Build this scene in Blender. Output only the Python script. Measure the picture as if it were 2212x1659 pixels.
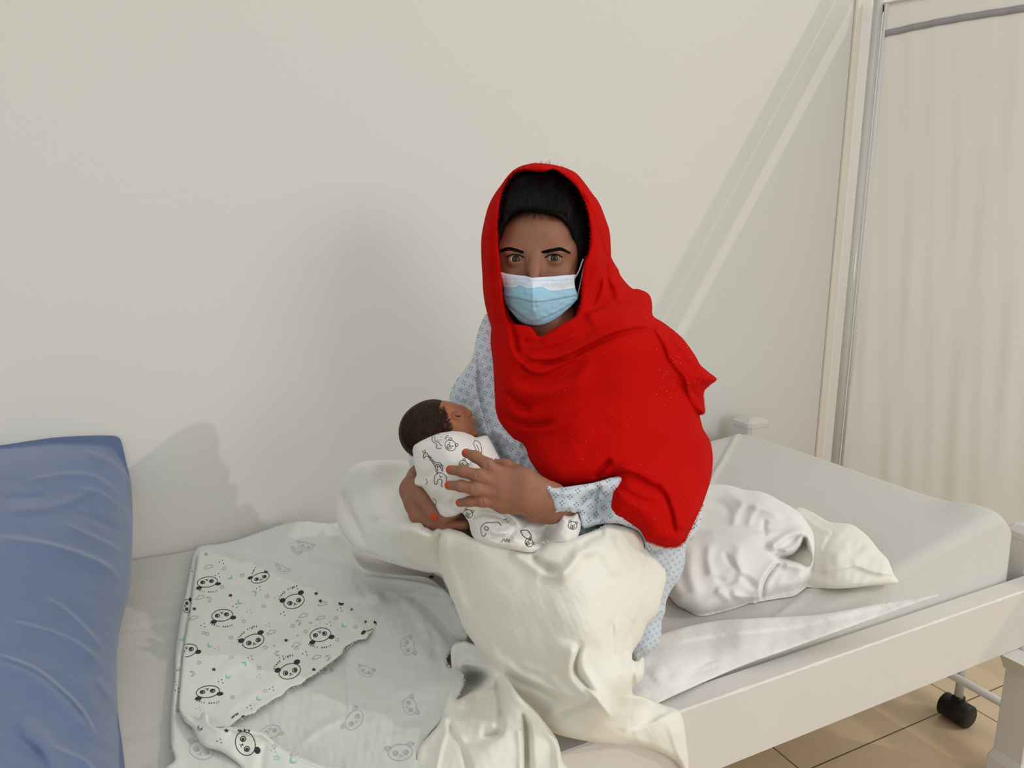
import bpy, math
import numpy as np
from mathutils import Matrix, Vector

# ------------------------------------------------------------------ camera, light, exposure
for o in list(bpy.data.objects): bpy.data.objects.remove(o)
SC = bpy.context.scene; COL = SC.collection
FPX, PITCH, YAW, EYE = 1600., math.radians(12), math.radians(64), 1.27
Fh = np.array([math.cos(YAW), math.sin(YAW), 0.]); RT = np.array([math.sin(YAW), -math.cos(YAW), 0.])
FW = Fh*math.cos(PITCH) + np.array([0, 0, -math.sin(PITCH)]); UP = np.cross(RT, FW)
CAM = np.array([0, 0, EYE])
cd = bpy.data.cameras.new('camera'); cam = bpy.data.objects.new('camera', cd); COL.objects.link(cam)
cd.sensor_width = 36; cd.lens = FPX/2212*36; cd.clip_start = .05
cam.matrix_world = Matrix(((RT[0], UP[0], -FW[0], 0), (RT[1], UP[1], -FW[1], 0), (RT[2], UP[2], -FW[2], EYE), (0, 0, 0, 1)))
SC.camera = cam
SC.view_settings.view_transform = 'Standard'; SC.view_settings.look = 'None'
SC.view_settings.gamma = 1; SC.view_settings.use_curve_mapping = False
SC.view_settings.exposure = 0.05
W = bpy.data.worlds.new('daylight'); SC.world = W; W.use_nodes = True
W.node_tree.nodes['Background'].inputs[0].default_value = (.95, .97, .96, 1)
W.node_tree.nodes['Background'].inputs[1].default_value = .74

def lamp(name, kind, loc, target, energy, col, **kw):
    l = bpy.data.lights.new(name, kind); l.energy = energy; l.color = col
    for k, v in kw.items(): setattr(l, k, v)
    o = bpy.data.objects.new(name, l); COL.objects.link(o); o.location = loc
    d = Vector(target) - Vector(loc); o.rotation_euler = d.to_track_quat('-Z', 'Y').to_euler()
    return o
lamp('window_daylight', 'AREA', (1.35, -2.1, 1.75), (.75, 1.3, .95), 20, (1, .985, .96), shape='RECTANGLE', size=1.1, size_y=.9)
lamp('window_daylight_side', 'AREA', (3.6, -.4, 2.1), (1.2, 1.5, 1.1), 18, (1, .975, .95), shape='RECTANGLE', size=1.2, size_y=1.2)
lamp('sun', 'SUN', (4, 0, 3), (4-.95, 1, 3-.93), .50, (1, .94, .85), angle=math.radians(.5))

_n = W.node_tree.nodes; _l = W.node_tree.links; _tc0 = _n.new('ShaderNodeTexCoord'); _sp = _n.new('ShaderNodeSeparateXYZ'); _cr = _n.new('ShaderNodeValToRGB')
_l.new(_tc0.outputs['Generated'], _sp.inputs[0]); _mr = _n.new('ShaderNodeMapRange'); _mr.inputs[1].default_value = -1; _mr.inputs[2].default_value = 1
_l.new(_sp.outputs[2], _mr.inputs[0]); _l.new(_mr.outputs[0], _cr.inputs[0]); _l.new(_cr.outputs[0], _n['Background'].inputs[0])
_cr.color_ramp.elements[0].position = .36; _cr.color_ramp.elements[0].color = (.20, .195, .18, 1)      # dim floor side
_cr.color_ramp.elements[1].position = .62; _cr.color_ramp.elements[1].color = (1.0, 1.02, 1.01, 1)    # bright ceiling side

# ------------------------------------------------------------------ helpers
rng = np.random.default_rng(7)
def ray(x, y):
    x = np.asarray(x, float)[..., None]; y = np.asarray(y, float)[..., None]
    return FW + RT*(x-1106)/FPX - UP*(y-829.5)/FPX
def P(x, y, d): return CAM + ray(x, y)*np.asarray(d, float)[..., None]
def bedz(X, Y):
    t = np.clip((np.asarray(X)-.85)/.80, 0, 1); t = t*t*(3-2*t)
    return .512 + .127*t + 0*np.asarray(Y)
def D_z(x, y, z): return (z-EYE)/ray(x, y)[..., 2]
def D_y(x, y, Y): return Y/ray(x, y)[..., 1]
def D_b(x, y, lift=0.):
    z = .51
    for _ in range(8):
        d = D_z(x, y, z+lift); p = P(x, y, d); z = bedz(p[..., 0], p[..., 1])
    return d

MATS = {}
def mat(name, col, rough=.85, bump=0, bscale=600, var=.03, vscale=6, sheen=0, spec=.3, metal=0, trans=0, weave=False, sss=0):
    if name in MATS: return MATS[name]
    m = bpy.data.materials.new(name); m.use_nodes = True; nt = m.node_tree; N = nt.nodes; L = nt.links
    b = N['Principled BSDF']; b.inputs['Roughness'].default_value = rough; b.inputs['Metallic'].default_value = metal
    b.inputs['Specular IOR Level'].default_value = spec
    tc = N.new('ShaderNodeTexCoord')
    no = N.new('ShaderNodeTexNoise'); no.inputs['Scale'].default_value = vscale; no.inputs['Detail'].default_value = 4
    L.new(tc.outputs['Object'], no.inputs['Vector'])
    mx = N.new('ShaderNodeMix'); mx.data_type = 'RGBA'
    c = np.array(col[:3])
    mx.inputs[6].default_value = (*np.clip(c*(1-var), 0, 1), 1); mx.inputs[7].default_value = (*np.clip(c*(1+var), 0, 1), 1)
    L.new(no.outputs['Fac'], mx.inputs[0]); L.new(mx.outputs[2], b.inputs['Base Color'])
    if sheen:
        b.inputs['Sheen Weight'].default_value = sheen; b.inputs['Sheen Roughness'].default_value = .5
    if sss:
        b.inputs['Subsurface Weight'].default_value = sss; b.inputs['Subsurface Radius'].default_value = (.01, .004, .002)
        b.inputs['Subsurface Scale'].default_value = .6
    if bump:
        n2 = N.new('ShaderNodeTexNoise'); n2.inputs['Scale'].default_value = bscale; n2.inputs['Detail'].default_value = 3
        L.new(tc.outputs['Object'], n2.inputs['Vector'])
        bp = N.new('ShaderNodeBump'); bp.inputs['Strength'].default_value = bump; bp.inputs['Distance'].default_value = .001
        L.new(n2.outputs['Fac'], bp.inputs['Height']); L.new(bp.outputs[0], b.inputs['Normal'])
    if trans:
        tr = N.new('ShaderNodeBsdfTranslucent'); L.new(mx.outputs[2], tr.inputs[0])
        ms = N.new('ShaderNodeMixShader'); ms.inputs[0].default_value = trans
        L.new(b.outputs[0], ms.inputs[1]); L.new(tr.outputs[0], ms.inputs[2]); L.new(ms.outputs[0], N['Material Output'].inputs[0])
    MATS[name] = m; return m
def srgb(r, g, b): return tuple(((c/255)/12.92 if c/255 < .04045 else ((c/255+.055)/1.055)**2.4) for c in (r, g, b))

def props(o, label=None, cat=None, group=None, kind=None):
    for k, v in (('label', label), ('category', cat), ('group', group), ('kind', kind)):
        if v: o[k] = v
    return o
def empty(name, loc, label, cat, group=None):
    o = bpy.data.objects.new(name, None); COL.objects.link(o); o.location = loc; o.empty_display_size = .05
    return props(o, label, cat, group)
def mesh(name, V, F, mats, parent=None, smooth=True, mi=None, uv=None):
    me = bpy.data.meshes.new(name); V = np.asarray(V, float)
    if parent is not None: V = V - np.array(parent_world(parent))
    F3 = [tuple(int(i) for i in f) for f in F]
    me.from_pydata(V.tolist(), [], F3)
    for m in (mats if isinstance(mats, (list, tuple)) else [mats]): me.materials.append(m)
    if smooth: me.polygons.foreach_set('use_smooth', [True]*len(me.polygons))
    if mi is not None: me.polygons.foreach_set('material_index', np.asarray(mi, dtype=np.int32))
    if uv is not None:
        l = me.uv_layers.new(name='cloth'); vi = np.zeros(len(me.loops), dtype=np.int32); me.loops.foreach_get('vertex_index', vi)
        l.data.foreach_set('uv', np.asarray(uv, float)[vi].ravel())
    me.validate(); me.update()
    o = bpy.data.objects.new(name, me); COL.objects.link(o)
    if parent is not None: o.parent = parent
    return o
def parent_world(p):
    v = Vector((0, 0, 0))
    while p is not None: v = v + p.location; p = p.parent
    return v
def recenter(o):
    'move a top-level mesh so that its origin is at its base'
    me = o.data; n = len(me.vertices); a = np.zeros(n*3); me.vertices.foreach_get('co', a); a = a.reshape(-1, 3)
    c = np.array([(a[:, 0].min()+a[:, 0].max())/2, (a[:, 1].min()+a[:, 1].max())/2, a[:, 2].min()])
    me.vertices.foreach_set('co', (a-c).ravel()); o.location = c; me.update()
    return o
class MB:
    def __init__(s): s.V = []; s.F = []
    def add(s, V, F):
        n = len(s.V); s.V += [tuple(v) for v in np.asarray(V, float)]; s.F += [tuple(i+n for i in f) for f in F]; return s
    def box(s, a, b, bev=.0):
        a = np.array(a, float); b = np.array(b, float); bev = min(bev, (b-a).min()*.45)
        if bev <= 0:
            V = [(x, y, z) for z in (a[2], b[2]) for y in (a[1], b[1]) for x in (a[0], b[0])]
            return s.add(V, [(0, 2, 3, 1), (4, 5, 7, 6), (0, 1, 5, 4), (2, 6, 7, 3), (0, 4, 6, 2), (1, 3, 7, 5)])
        V = []; idx = {}
        for sx in (0, 1):
            for sy in (0, 1):
                for sz in (0, 1):
                    for ax in range(3):
                        p = np.array([(a, b)[sx][0], (a, b)[sy][1], (a, b)[sz][2]])
                        for k, sg in enumerate((sx, sy, sz)):
                            if k != ax: p[k] += bev*(1-2*sg)
                        idx[(sx, sy, sz, ax)] = len(V); V.append(p)
        F = []
        for ax in range(3):
            o1, o2 = [k for k in range(3) if k != ax]
            for sg in (0, 1):
                q = []
                for u, v in ((0, 0), (1, 0), (1, 1), (0, 1)):
                    t = [0, 0, 0]; t[ax] = sg; t[o1] = u; t[o2] = v; q.append(idx[(*t, ax)])
                F.append(q)
            for u in (0, 1):
                for v in (0, 1):
                    t0 = [0, 0, 0]; t0[o1] = u; t0[o2] = v; t1 = list(t0); t1[ax] = 1
                    F.append([idx[(*t0, o1)], idx[(*t1, o1)], idx[(*t1, o2)], idx[(*t0, o2)]])
        for sx in (0, 1):
            for sy in (0, 1):
                for sz in (0, 1): F.append([idx[(sx, sy, sz, k)] for k in range(3)])
        return s.add(V, F)
    def tube(s, pts, r, n=12, cap=True):
        pts = np.asarray(pts, float); r = np.broadcast_to(r, len(pts)); V = []; F = []
        T = np.gradient(pts, axis=0); T /= np.linalg.norm(T, axis=1)[:, None]+1e-12
        ref = np.array([0, 0, 1.]) if abs(T[0][2]) < .9 else np.array([1., 0, 0])
        for i, p in enumerate(pts):
            a = np.cross(T[i], ref); a /= np.linalg.norm(a); b = np.cross(T[i], a); ref = np.cross(a, T[i]) if False else ref
            for k in range(n):
                th = 2*math.pi*k/n; V.append(p + r[i]*(a*math.cos(th)+b*math.sin(th)))
        for i in range(len(pts)-1):
            for k in range(n): F.append((i*n+k, i*n+(k+1) % n, (i+1)*n+(k+1) % n, (i+1)*n+k))
        if cap: F.append(tuple(range(n))[::-1]); F.append(tuple((len(pts)-1)*n+k for k in range(n)))
        return s.add(V, F)
    def build(s, name, m, parent=None, smooth=False):
        o = mesh(name, s.V, s.F, m, parent, smooth)
        import bmesh
        bm = bmesh.new(); bm.from_mesh(o.data); bmesh.ops.recalc_face_normals(bm, faces=bm.faces); bm.to_mesh(o.data); bm.free()
        return o

def crom(pts, closed=False, n=6):
    p = np.asarray(pts, float); m = len(p); out = []
    if m < 3: 
        t = np.linspace(0, 1, n*2)[:, None]; return p[0]*(1-t)+p[-1]*t
    rngi = range(m) if closed else range(m-1)
    for i in rngi:
        if closed: a, b, c, d = p[(i-1) % m], p[i], p[(i+1) % m], p[(i+2) % m]
        else: a, b, c, d = p[max(i-1, 0)], p[i], p[i+1], p[min(i+2, m-1)]
        for t in np.arange(n)/n:
            out.append(.5*((2*b)+(-a+c)*t+(2*a-5*b+4*c-d)*t*t+(-a+3*b-3*c+d)*t**3))
    if not closed: out.append(p[-1])
    return np.array(out)
def inside(x, y, ring):
    r = np.zeros(x.shape, bool); n = len(ring)
    for i in range(n):
        x0, y0 = ring[i]; x1, y1 = ring[(i+1) % n]
        if y0 == y1: continue
        c = ((y0 > y) != (y1 > y)) & (x < (x1-x0)*(y-y0)/(y1-y0)+x0); r ^= c
    return r
def near(x, y, line, closed):
    'distance, signed side, nearest point, arclength fraction'
    L = np.asarray(line); A = L if closed else L[:-1]; B = np.roll(L, -1, 0) if closed else L[1:]
    seg = np.linalg.norm(B-A, axis=1); cum = np.concatenate([[0], np.cumsum(seg)]); tot = cum[-1]+1e-9
    best = np.full(x.shape, 1e18); side = np.zeros(x.shape); nx = np.zeros(x.shape); ny = np.zeros(x.shape); fr = np.zeros(x.shape)
    for i in range(len(A)):
        dx, dy = B[i]-A[i]; l2 = dx*dx+dy*dy
        if l2 < 1e-9: continue
        t = np.clip(((x-A[i][0])*dx+(y-A[i][1])*dy)/l2, 0, 1); qx = A[i][0]+t*dx; qy = A[i][1]+t*dy
        d2 = (x-qx)**2+(y-qy)**2; m = d2 < best
        best = np.where(m, d2, best); side = np.where(m, np.sign(dx*(y-A[i][1])-dy*(x-A[i][0])), side)
        nx = np.where(m, qx, nx); ny = np.where(m, qy, ny); fr = np.where(m, (cum[i]+t*seg[i])/tot, fr)
    return np.sqrt(best), side, nx, ny, fr
def ringdist(x, y, r, w):
    'distance to a closed outline, exact only up to w'
    best = np.full(x.shape, (w*1.01)**2); A = r; B = np.roll(r, -1, 0)
    o = np.argsort(x, kind='stable'); xs = x[o]; ys = y[o]; bs = best[o]
    for i in range(len(A)):
        lo = np.searchsorted(xs, min(A[i][0], B[i][0])-w); hi = np.searchsorted(xs, max(A[i][0], B[i][0])+w)
        if hi <= lo: continue
        dx, dy = B[i]-A[i]; l2 = dx*dx+dy*dy
        if l2 < 1e-9: continue
        X = xs[lo:hi]; Y = ys[lo:hi]; t = np.clip(((X-A[i][0])*dx+(Y-A[i][1])*dy)/l2, 0, 1)
        bs[lo:hi] = np.minimum(bs[lo:hi], (X-A[i][0]-t*dx)**2+(Y-A[i][1]-t*dy)**2)
    best[o] = bs; return np.sqrt(best)
class TPS:
    def __init__(s, pts, vals, smooth=0.):
        s.p = np.asarray(pts, float)/300.; n = len(s.p); K = s.U(s.p[:, None]-s.p[None])+np.eye(n)*smooth
        Pm = np.hstack([np.ones((n, 1)), s.p]); A = np.zeros((n+3, n+3)); A[:n, :n] = K; A[:n, n:] = Pm; A[n:, :n] = Pm.T
        s.w = np.linalg.solve(A, np.concatenate([vals, [0, 0, 0]]))
    def U(s, d):
        r2 = (d**2).sum(-1); return r2*np.log(r2+1e-9)*.5
    def __call__(s, x, y):
        q = np.stack([x, y], -1)/300.; o = np.zeros(x.shape)+s.w[-3]+s.w[-2]*q[..., 0]+s.w[-1]*q[..., 1]
        for i in range(len(s.p)): o += s.w[i]*s.U(q-s.p[i])
        return o
def waves(x, y, scale, seed, ang=None, spread=.5, n=9, warp=.6):
    r = np.random.default_rng(seed); o = np.zeros(np.shape(x)); wx = np.zeros(np.shape(x)); 
    for _ in range(4):
        k = r.normal(size=2)/(scale*2.2); wx += np.sin(k[0]*x+k[1]*y+r.uniform(0, 6.3))
    for _ in range(n):
        a = r.uniform(0, math.pi) if ang is None else ang+r.normal()*spread
        k = 2*math.pi/(scale*r.uniform(.7, 1.8)); o += np.sin(k*(math.cos(a)*x+math.sin(a)*y)+warp*wx+r.uniform(0, 6.3))
    return o/n**.5
def sm(t): t = np.clip(t, 0, 1); return t*t*(3-2*t)

def stop(x, y):
    'how far one can go along a line of sight before meeting the bed or the wall'
    w = D_y(x, y, 1.843); d = D_b(x, y, .0015); p = P(x, y, d)
    return np.where((p[..., 1] > .90) & (p[..., 1] < 1.84) & (p[..., 0] < 1.64), np.minimum(d, w), w)
class Relief:
    '''a cloth or soft body given by its outline, true distances at control points, fold lines and thickness.
    rings: [(points, round_width_px, round_depth_m), ...], the first is the outline, others are holes'''
    def __init__(s, rings, ctrl, folds=(), noise=(), bk=.0, th=.003, step=3, smooth=1e-4, raw=False, floor=None):
        s.rings = [(crom(r[0], True, 6) if not raw else np.asarray(r[0], float), r[1], r[2]) for r in rings]
        pts = []; vals = []
        for c in ctrl:
            x, y, v = c[:3]; pts.append((x, y))
            if isinstance(v, tuple):
                fn = {'z': D_z, 'y': D_y, 'b': D_b}[v[0]]; v = float(fn(np.array(float(x)), np.array(float(y)), v[1]))
            vals.append(v)
        s.t = TPS(pts, np.array(vals), smooth); s.folds = [(f[0], crom(f[1]) if f[0] != 'pit' else crom(f[1], True), *f[2:]) for f in folds]
        s.noise = noise; s.bk = bk; s.th = th; s.step = step; s.floor = floor
    def edge(s, x, y):
        pro = np.ones(x.shape); amp = np.zeros(x.shape)
        for r, w, a in s.rings:
            d = ringdist(x, y, r, w); t = np.clip(d/w, 0, 1); q = np.sqrt(np.maximum(1-(1-t)**2, 0))
            amp += a*(1-q); 
            if a > 0 and r is s.rings[0][0]: pro = np.minimum(pro, q)
            elif r is not s.rings[0][0]: pro = np.minimum(pro, np.maximum(q, .0))
        return pro, amp
    def D(s, x, y):
        x = np.asarray(x, float); y = np.asarray(y, float)
        d = s.t(x, y); pro, amp = s.edge(x, y); d = d+amp
        for f in s.folds:
            k, line = f[0], f[1]; w, h = f[2], f[3]
            pad = w*4+4; m = (x > line[:, 0].min()-pad) & (x < line[:, 0].max()+pad) & (y > line[:, 1].min()-pad) & (y < line[:, 1].max()+pad)
            if not m.any(): continue
            if k == 'pit':
                dd, *_ = near(x[m], y[m], line, True); ins = inside(x[m], y[m], line)
                d[m] += h*sm(np.where(ins, dd, -dd)/w*.5+.5); continue
            dd, sd, _, _, fr = near(x[m], y[m], line, False)
            tp = f[4] if len(f) > 4 else .22
            tap = sm(fr/tp)*sm((1-fr)/tp)
            if k == 'r': d[m] -= h*np.exp(-(dd/w)**2)*tap
            elif k == 'v': d[m] += h*np.exp(-(dd/w)**2)*tap
            elif k == 's':   # right-hand side of the path (as seen) raised, falling off softly
                sg = dd*sd; d[m] -= h*tap*np.exp(-np.maximum(sg, 0)/w)/(1+np.exp(-np.clip(sg/1.6, -30, 30)))
        for (a, sc, seed, *r) in s.noise:
            ang = r[0] if r else None; sp = r[1] if len(r) > 1 else .5
            d = d + a*waves(x, y, sc, seed, ang, sp)*np.clip(pro+.25, 0, 1)
        return np.minimum(d, stop(x, y)-.0015)
    def build(s, name, m, parent=None, prints=None, pm=None, selmat=None, fray=None):
        r0 = s.rings[0][0]; st = s.step
        gx = np.arange(r0[:, 0].min()-st, r0[:, 0].max()+st*1.5, st); gy = np.arange(r0[:, 1].min()-st, r0[:, 1].max()+st*1.5, st)
        X, Y = np.meshgrid(gx, gy); ins = np.zeros(X.shape, bool)
        for r, _, _ in s.rings: ins ^= inside(X, Y, r)
        q = ins[:-1, :-1] | ins[1:, :-1] | ins[:-1, 1:] | ins[1:, 1:]
        used = np.zeros(X.shape, bool)
        for a in (0, 1):
            for b in (0, 1): used[a:a+q.shape[0], b:b+q.shape[1]] |= q
        out = used & ~ins; xo, yo = X[out], Y[out]; bd = np.full(xo.shape, 1e9); bx = xo.copy(); by = yo.copy()
        for r, _, _ in s.rings:
            d, _, nx, ny, _ = near(xo, yo, r, True); mm = d < bd; bd = np.where(mm, d, bd); bx = np.where(mm, nx, bx); by = np.where(mm, ny, by)
        X[out] = bx; Y[out] = by
        idx = -np.ones(X.shape, int); n = used.sum(); idx[used] = np.arange(n)
        x, y = X[used], Y[used]; d = s.D(x, y); pro, amp = s.edge(x, y)
        V1 = P(x, y, d); db = d-amp*0+s.th+(s.bk*pro if s.bk else 0) + (0 if not s.bk else 0)
        V2 = P(x, y, np.maximum(np.minimum(np.maximum(db, d+s.th), stop(x, y)-.0005), d+.0009))
        i0 = idx[:-1, :-1][q]; i1 = idx[:-1, 1:][q]; i2 = idx[1:, 1:][q]; i3 = idx[1:, :-1][q]
        Fr = np.stack([i0, i3, i2, i1], 1); Bk = np.stack([i0, i1, i2, i3], 1)+n
        E = np.concatenate([Fr[:, [0, 1]], Fr[:, [1, 2]], Fr[:, [2, 3]], Fr[:, [3, 0]]])
        key = E[:, 0]*(n+1)+E[:, 1]; rev = E[:, 1]*(n+1)+E[:, 0]; bnd = E[~np.isin(key, rev)]
        Sd = np.stack([bnd[:, 1], bnd[:, 0], bnd[:, 0]+n, bnd[:, 1]+n], 1)
        V = np.concatenate([V1, V2]); F = np.concatenate([Fr, Bk, Sd])
        dm = float(np.mean(d)); uv = np.stack([(x-1106)/FPX*dm, -(y-829)/FPX*dm], 1); uv = np.concatenate([uv, uv])
        mi = np.zeros(len(F), int)
        if selmat is not None: mi[:len(Fr)] = selmat(x[Fr].mean(1), y[Fr].mean(1))
        F = F.tolist(); V = [V]; UVs = [uv]; mi = mi.tolist(); base = len(V[0])
        if fray:
            prints = (prints or []) + fray
        if prints:
            Q = []; FS = []; MI = []; OF = []; nb = 0; anchor = []
            for pr in prints:
                kind, mid = pr[0], pr[1]
                if kind in ('line', 'fiber'):
                    L = np.asarray(pr[2], float); T = np.gradient(L, axis=0); T /= np.linalg.norm(T, axis=1)[:, None]+1e-9
                    tap = np.linspace(1, .3, len(L))[:, None] if kind == 'fiber' else 1.
                    Nn = np.stack([-T[:, 1], T[:, 0]], 1)*tap*pr[3]/2; pts = np.concatenate([L+Nn, L-Nn]); k = len(L)
                    fs = [(i, i+1, k+i+1, k+i) for i in range(k-1)]
                elif kind in ('fill', 'dot'):
                    L = np.asarray(pr[2], float); pts = np.concatenate([[L.mean(0)], L]); k = len(L); fs = [(0, 1+i, 1+(i+1) % k) for i in range(k)]
                else: pts = np.asarray(pr[2], float); fs = pr[3]
                Q.append(pts); anchor.append(np.repeat(pts[:1], len(pts), 0) if kind == 'fiber' else pts)
                OF.append(np.full(len(pts), pr[4] if kind == 'fiber' else .0013 if kind == 'dot' else .0007)); FS.append([tuple(j+nb for j in f) for f in fs]); MI.append((mid, kind == 'fiber')); nb += len(pts)
            Q = np.concatenate(Q); A = np.concatenate(anchor); OF = np.concatenate(OF); ok = inside(Q[:, 0], Q[:, 1], r0)
            for hr in s.rings[1:]: ok &= ~inside(Q[:, 0], Q[:, 1], hr[0])
            V.append(P(Q[:, 0], Q[:, 1], s.D(A[:, 0], A[:, 1])-OF)); UVs.append(np.zeros((len(Q), 2)))
            for fs, (mid, fb) in zip(FS, MI):
                for f in fs:
                    if fb or all(ok[j] for j in f): F.append(tuple(j+base for j in f)); mi.append(mid)
        o = mesh(name, np.concatenate(V), F, m, parent, True, mi, np.concatenate(UVs))
        return o
def fray(path, mid, n, ln, w=1.0, out=None, off=.001, seed=1):
    'short loose threads along a torn edge'
    r = np.random.default_rng(seed); L = crom(path, False, 10); T = np.gradient(L, axis=0); T /= np.linalg.norm(T, axis=1)[:, None]+1e-9; o = []
    for _ in range(n):
        i = r.integers(0, len(L)); a = r.normal()*.7; nrm = np.array([-T[i][1], T[i][0]])*(out or 1); l = ln*r.uniform(.4, 1.3)
        d = nrm*math.cos(a)+T[i]*math.sin(a); c = np.array([-d[1], d[0]])*r.normal()*.25
        l = ln*r.uniform(.25, 1.15); w_ = w*.55; p0 = L[i]-nrm*2+r.normal(size=2)*.8
        o.append(('fiber', mid, [p0, p0+d*(l*.5+2)+c*l*.5, p0+d*(l+2)+c*l*1.3], w_*r.uniform(.7, 1.3), off))
    return o

# ---- signed distance modelling in camera-aligned metres, for the bodies
def cs(x, y, d): return np.array([(x-1106)/FPX*d, -(y-829.5)/FPX*d, -d])
def cs2w(v): v = np.asarray(v); return CAM + v[..., :1]*RT + v[..., 1:2]*UP - v[..., 2:3]*FW
class SDF:
    def __init__(s, lo, hi, h):
        s.lo = np.array(lo, float); s.h = h; s.n = np.ceil((np.array(hi)-s.lo)/h).astype(int)+1
        s.f = np.full(s.n, .05, np.float32); s.ax = [s.lo[i]+h*np.arange(s.n[i]) for i in range(3)]
    def op(s, fn, lo, hi, k, mode):
        m = k*1.2+s.h*4+.004; a = np.maximum(np.floor((np.array(lo)-m-s.lo)/s.h).astype(int), 0); b = np.minimum(np.ceil((np.array(hi)+m-s.lo)/s.h).astype(int)+1, s.n)
        if (b <= a).any(): return s
        g = np.meshgrid(*[s.ax[i][a[i]:b[i]] for i in range(3)], indexing='ij'); p = np.stack(g, -1)
        d = fn(p).astype(np.float32); sl = tuple(slice(a[i], b[i]) for i in range(3)); f = s.f[sl]
        if mode == 'u':
            h_ = np.maximum(k-np.abs(f-d), 0)/max(k, 1e-9); s.f[sl] = np.minimum(f, d)-h_*h_*k*.25
        elif mode == 's':
            d = -d; h_ = np.maximum(k-np.abs(f-d), 0)/max(k, 1e-9); s.f[sl] = np.maximum(f, d)+h_*h_*k*.25
        return s
    def cap(s, a, b, ra, rb, k=.004, mode='u'):
        a = np.array(a, float); b = np.array(b, float); ab = b-a; l2 = ab@ab+1e-12
        def fn(p):
            t = np.clip(((p-a)@ab)/l2, 0, 1); return np.linalg.norm(p-a-t[..., None]*ab, axis=-1)-(ra+(rb-ra)*t)
        r = max(ra, rb); return s.op(fn, np.minimum(a, b)-r, np.maximum(a, b)+r, k, mode)
    def ell(s, c, r, k=.004, mode='u', rot=None, zmin=None):
        c = np.array(c, float); r = np.array(r, float); R_ = np.eye(3) if rot is None else rot
        def fn(p):
            q = (p-c)@R_; k0 = np.linalg.norm(q/r, axis=-1); k1 = np.linalg.norm(q/(r*r), axis=-1)+1e-9; d = k0*(k0-1)/k1
            if zmin is not None: d = np.maximum(d, zmin-p[..., 2])
            return d
        m = r.max() if rot is not None else r; return s.op(fn, c-m, c+m, k, mode)
    def chain(s, pts, rad, k=.004):
        for i in range(len(pts)-1): s.cap(pts[i], pts[i+1], rad[i], rad[i+1], k)
        return s
    def mesh(s, smooth=2):
        f = s.f; ins = f < 0; n = s.n
        c = [ins[i:n[0]-1+i, j:n[1]-1+j, k:n[2]-1+k] for i in (0, 1) for j in (0, 1) for k in (0, 1)]
        cnt = sum(a.astype(np.int8) for a in c); act = (cnt > 0) & (cnt < 8); I = np.argwhere(act)
        idx = -np.ones(act.shape, int); idx[act] = np.arange(len(I))
        acc = np.zeros((len(I), 3)); w = np.zeros(len(I)); cr = [(i, j, k) for i in (0, 1) for j in (0, 1) for k in (0, 1)]
        for u in range(8):
            for v in range(u+1, 8):
                a = np.array(cr[u]); b = np.array(cr[v])
                if np.abs(a-b).sum() != 1: continue
                fa = f[tuple((I+a).T)]; fb = f[tuple((I+b).T)]; m = (fa < 0) != (fb < 0); t = np.where(m, fa/(fa-fb+1e-12), 0)
                acc[m] += (a+(b-a)*t[:, None])[m]; w[m] += 1
        V = s.lo+s.h*(I+acc/w[:, None]); Q = []
        for ax in range(3):
            o1, o2 = [(1, 2), (2, 0), (0, 1)][ax]; e = np.zeros(3, int); e[ax] = 1
            sl0 = [slice(0, n[i]) for i in range(3)]; A = np.take(ins, range(0, n[ax]-1), ax); B = np.take(ins, range(1, n[ax]), ax)
            J = np.argwhere(A != B); J = J[(J[:, o1] > 0) & (J[:, o2] > 0) & (J[:, o1] < n[o1]-1) & (J[:, o2] < n[o2]-1)]
            d1 = np.zeros(3, int); d1[o1] = 1; d2 = np.zeros(3, int); d2[o2] = 1
            q = np.stack([idx[tuple((J-d1-d2).T)], idx[tuple((J-d2).T)], idx[tuple(J.T)], idx[tuple((J-d1).T)]], 1)
            fl = A[tuple(J.T)]; q[~fl] = q[~fl][:, ::-1]; Q.append(q)
        Q = np.concatenate(Q); Q = Q[(Q >= 0).all(1)]
        for _ in range(smooth):
            for lam in (.5, -.52):
                su = np.zeros_like(V); ct = np.zeros(len(V))
                for a, b in ((0, 1), (1, 2), (2, 3), (3, 0)):
                    np.add.at(su, Q[:, a], V[Q[:, b]]); np.add.at(su, Q[:, b], V[Q[:, a]]); np.add.at(ct, Q[:, a], 1); np.add.at(ct, Q[:, b], 1)
                V = V+lam*(su/np.maximum(ct, 1)[:, None]-V)
        return V, Q
def join(parts):
    V = []; F = []; n = 0
    for v, f in parts: V.append(v); F.append(np.asarray(f)+n); n += len(v)
    return np.concatenate(V), np.concatenate(F)
def sphere(c, r, n=24, m=16, rot=None):
    V = [(0, 0, 1.)]
    for i in range(1, m):
        for j in range(n): t = math.pi*i/m; a = 2*math.pi*j/n; V.append((math.sin(t)*math.cos(a), math.sin(t)*math.sin(a), math.cos(t)))
    V.append((0, 0, -1.)); F = [(0, 1+j, 1+(j+1) % n) for j in range(n)]
    for i in range(m-2):
        for j in range(n): a = 1+i*n; F.append((a+j, a+n+j, a+n+(j+1) % n, a+(j+1) % n))
    b = 1+(m-2)*n; F += [(b+j, len(V)-1, b+(j+1) % n) for j in range(n)]
    V = np.array(V)*np.array(r)
    if rot is not None: V = V@rot.T
    return V+np.array(c), F

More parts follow.
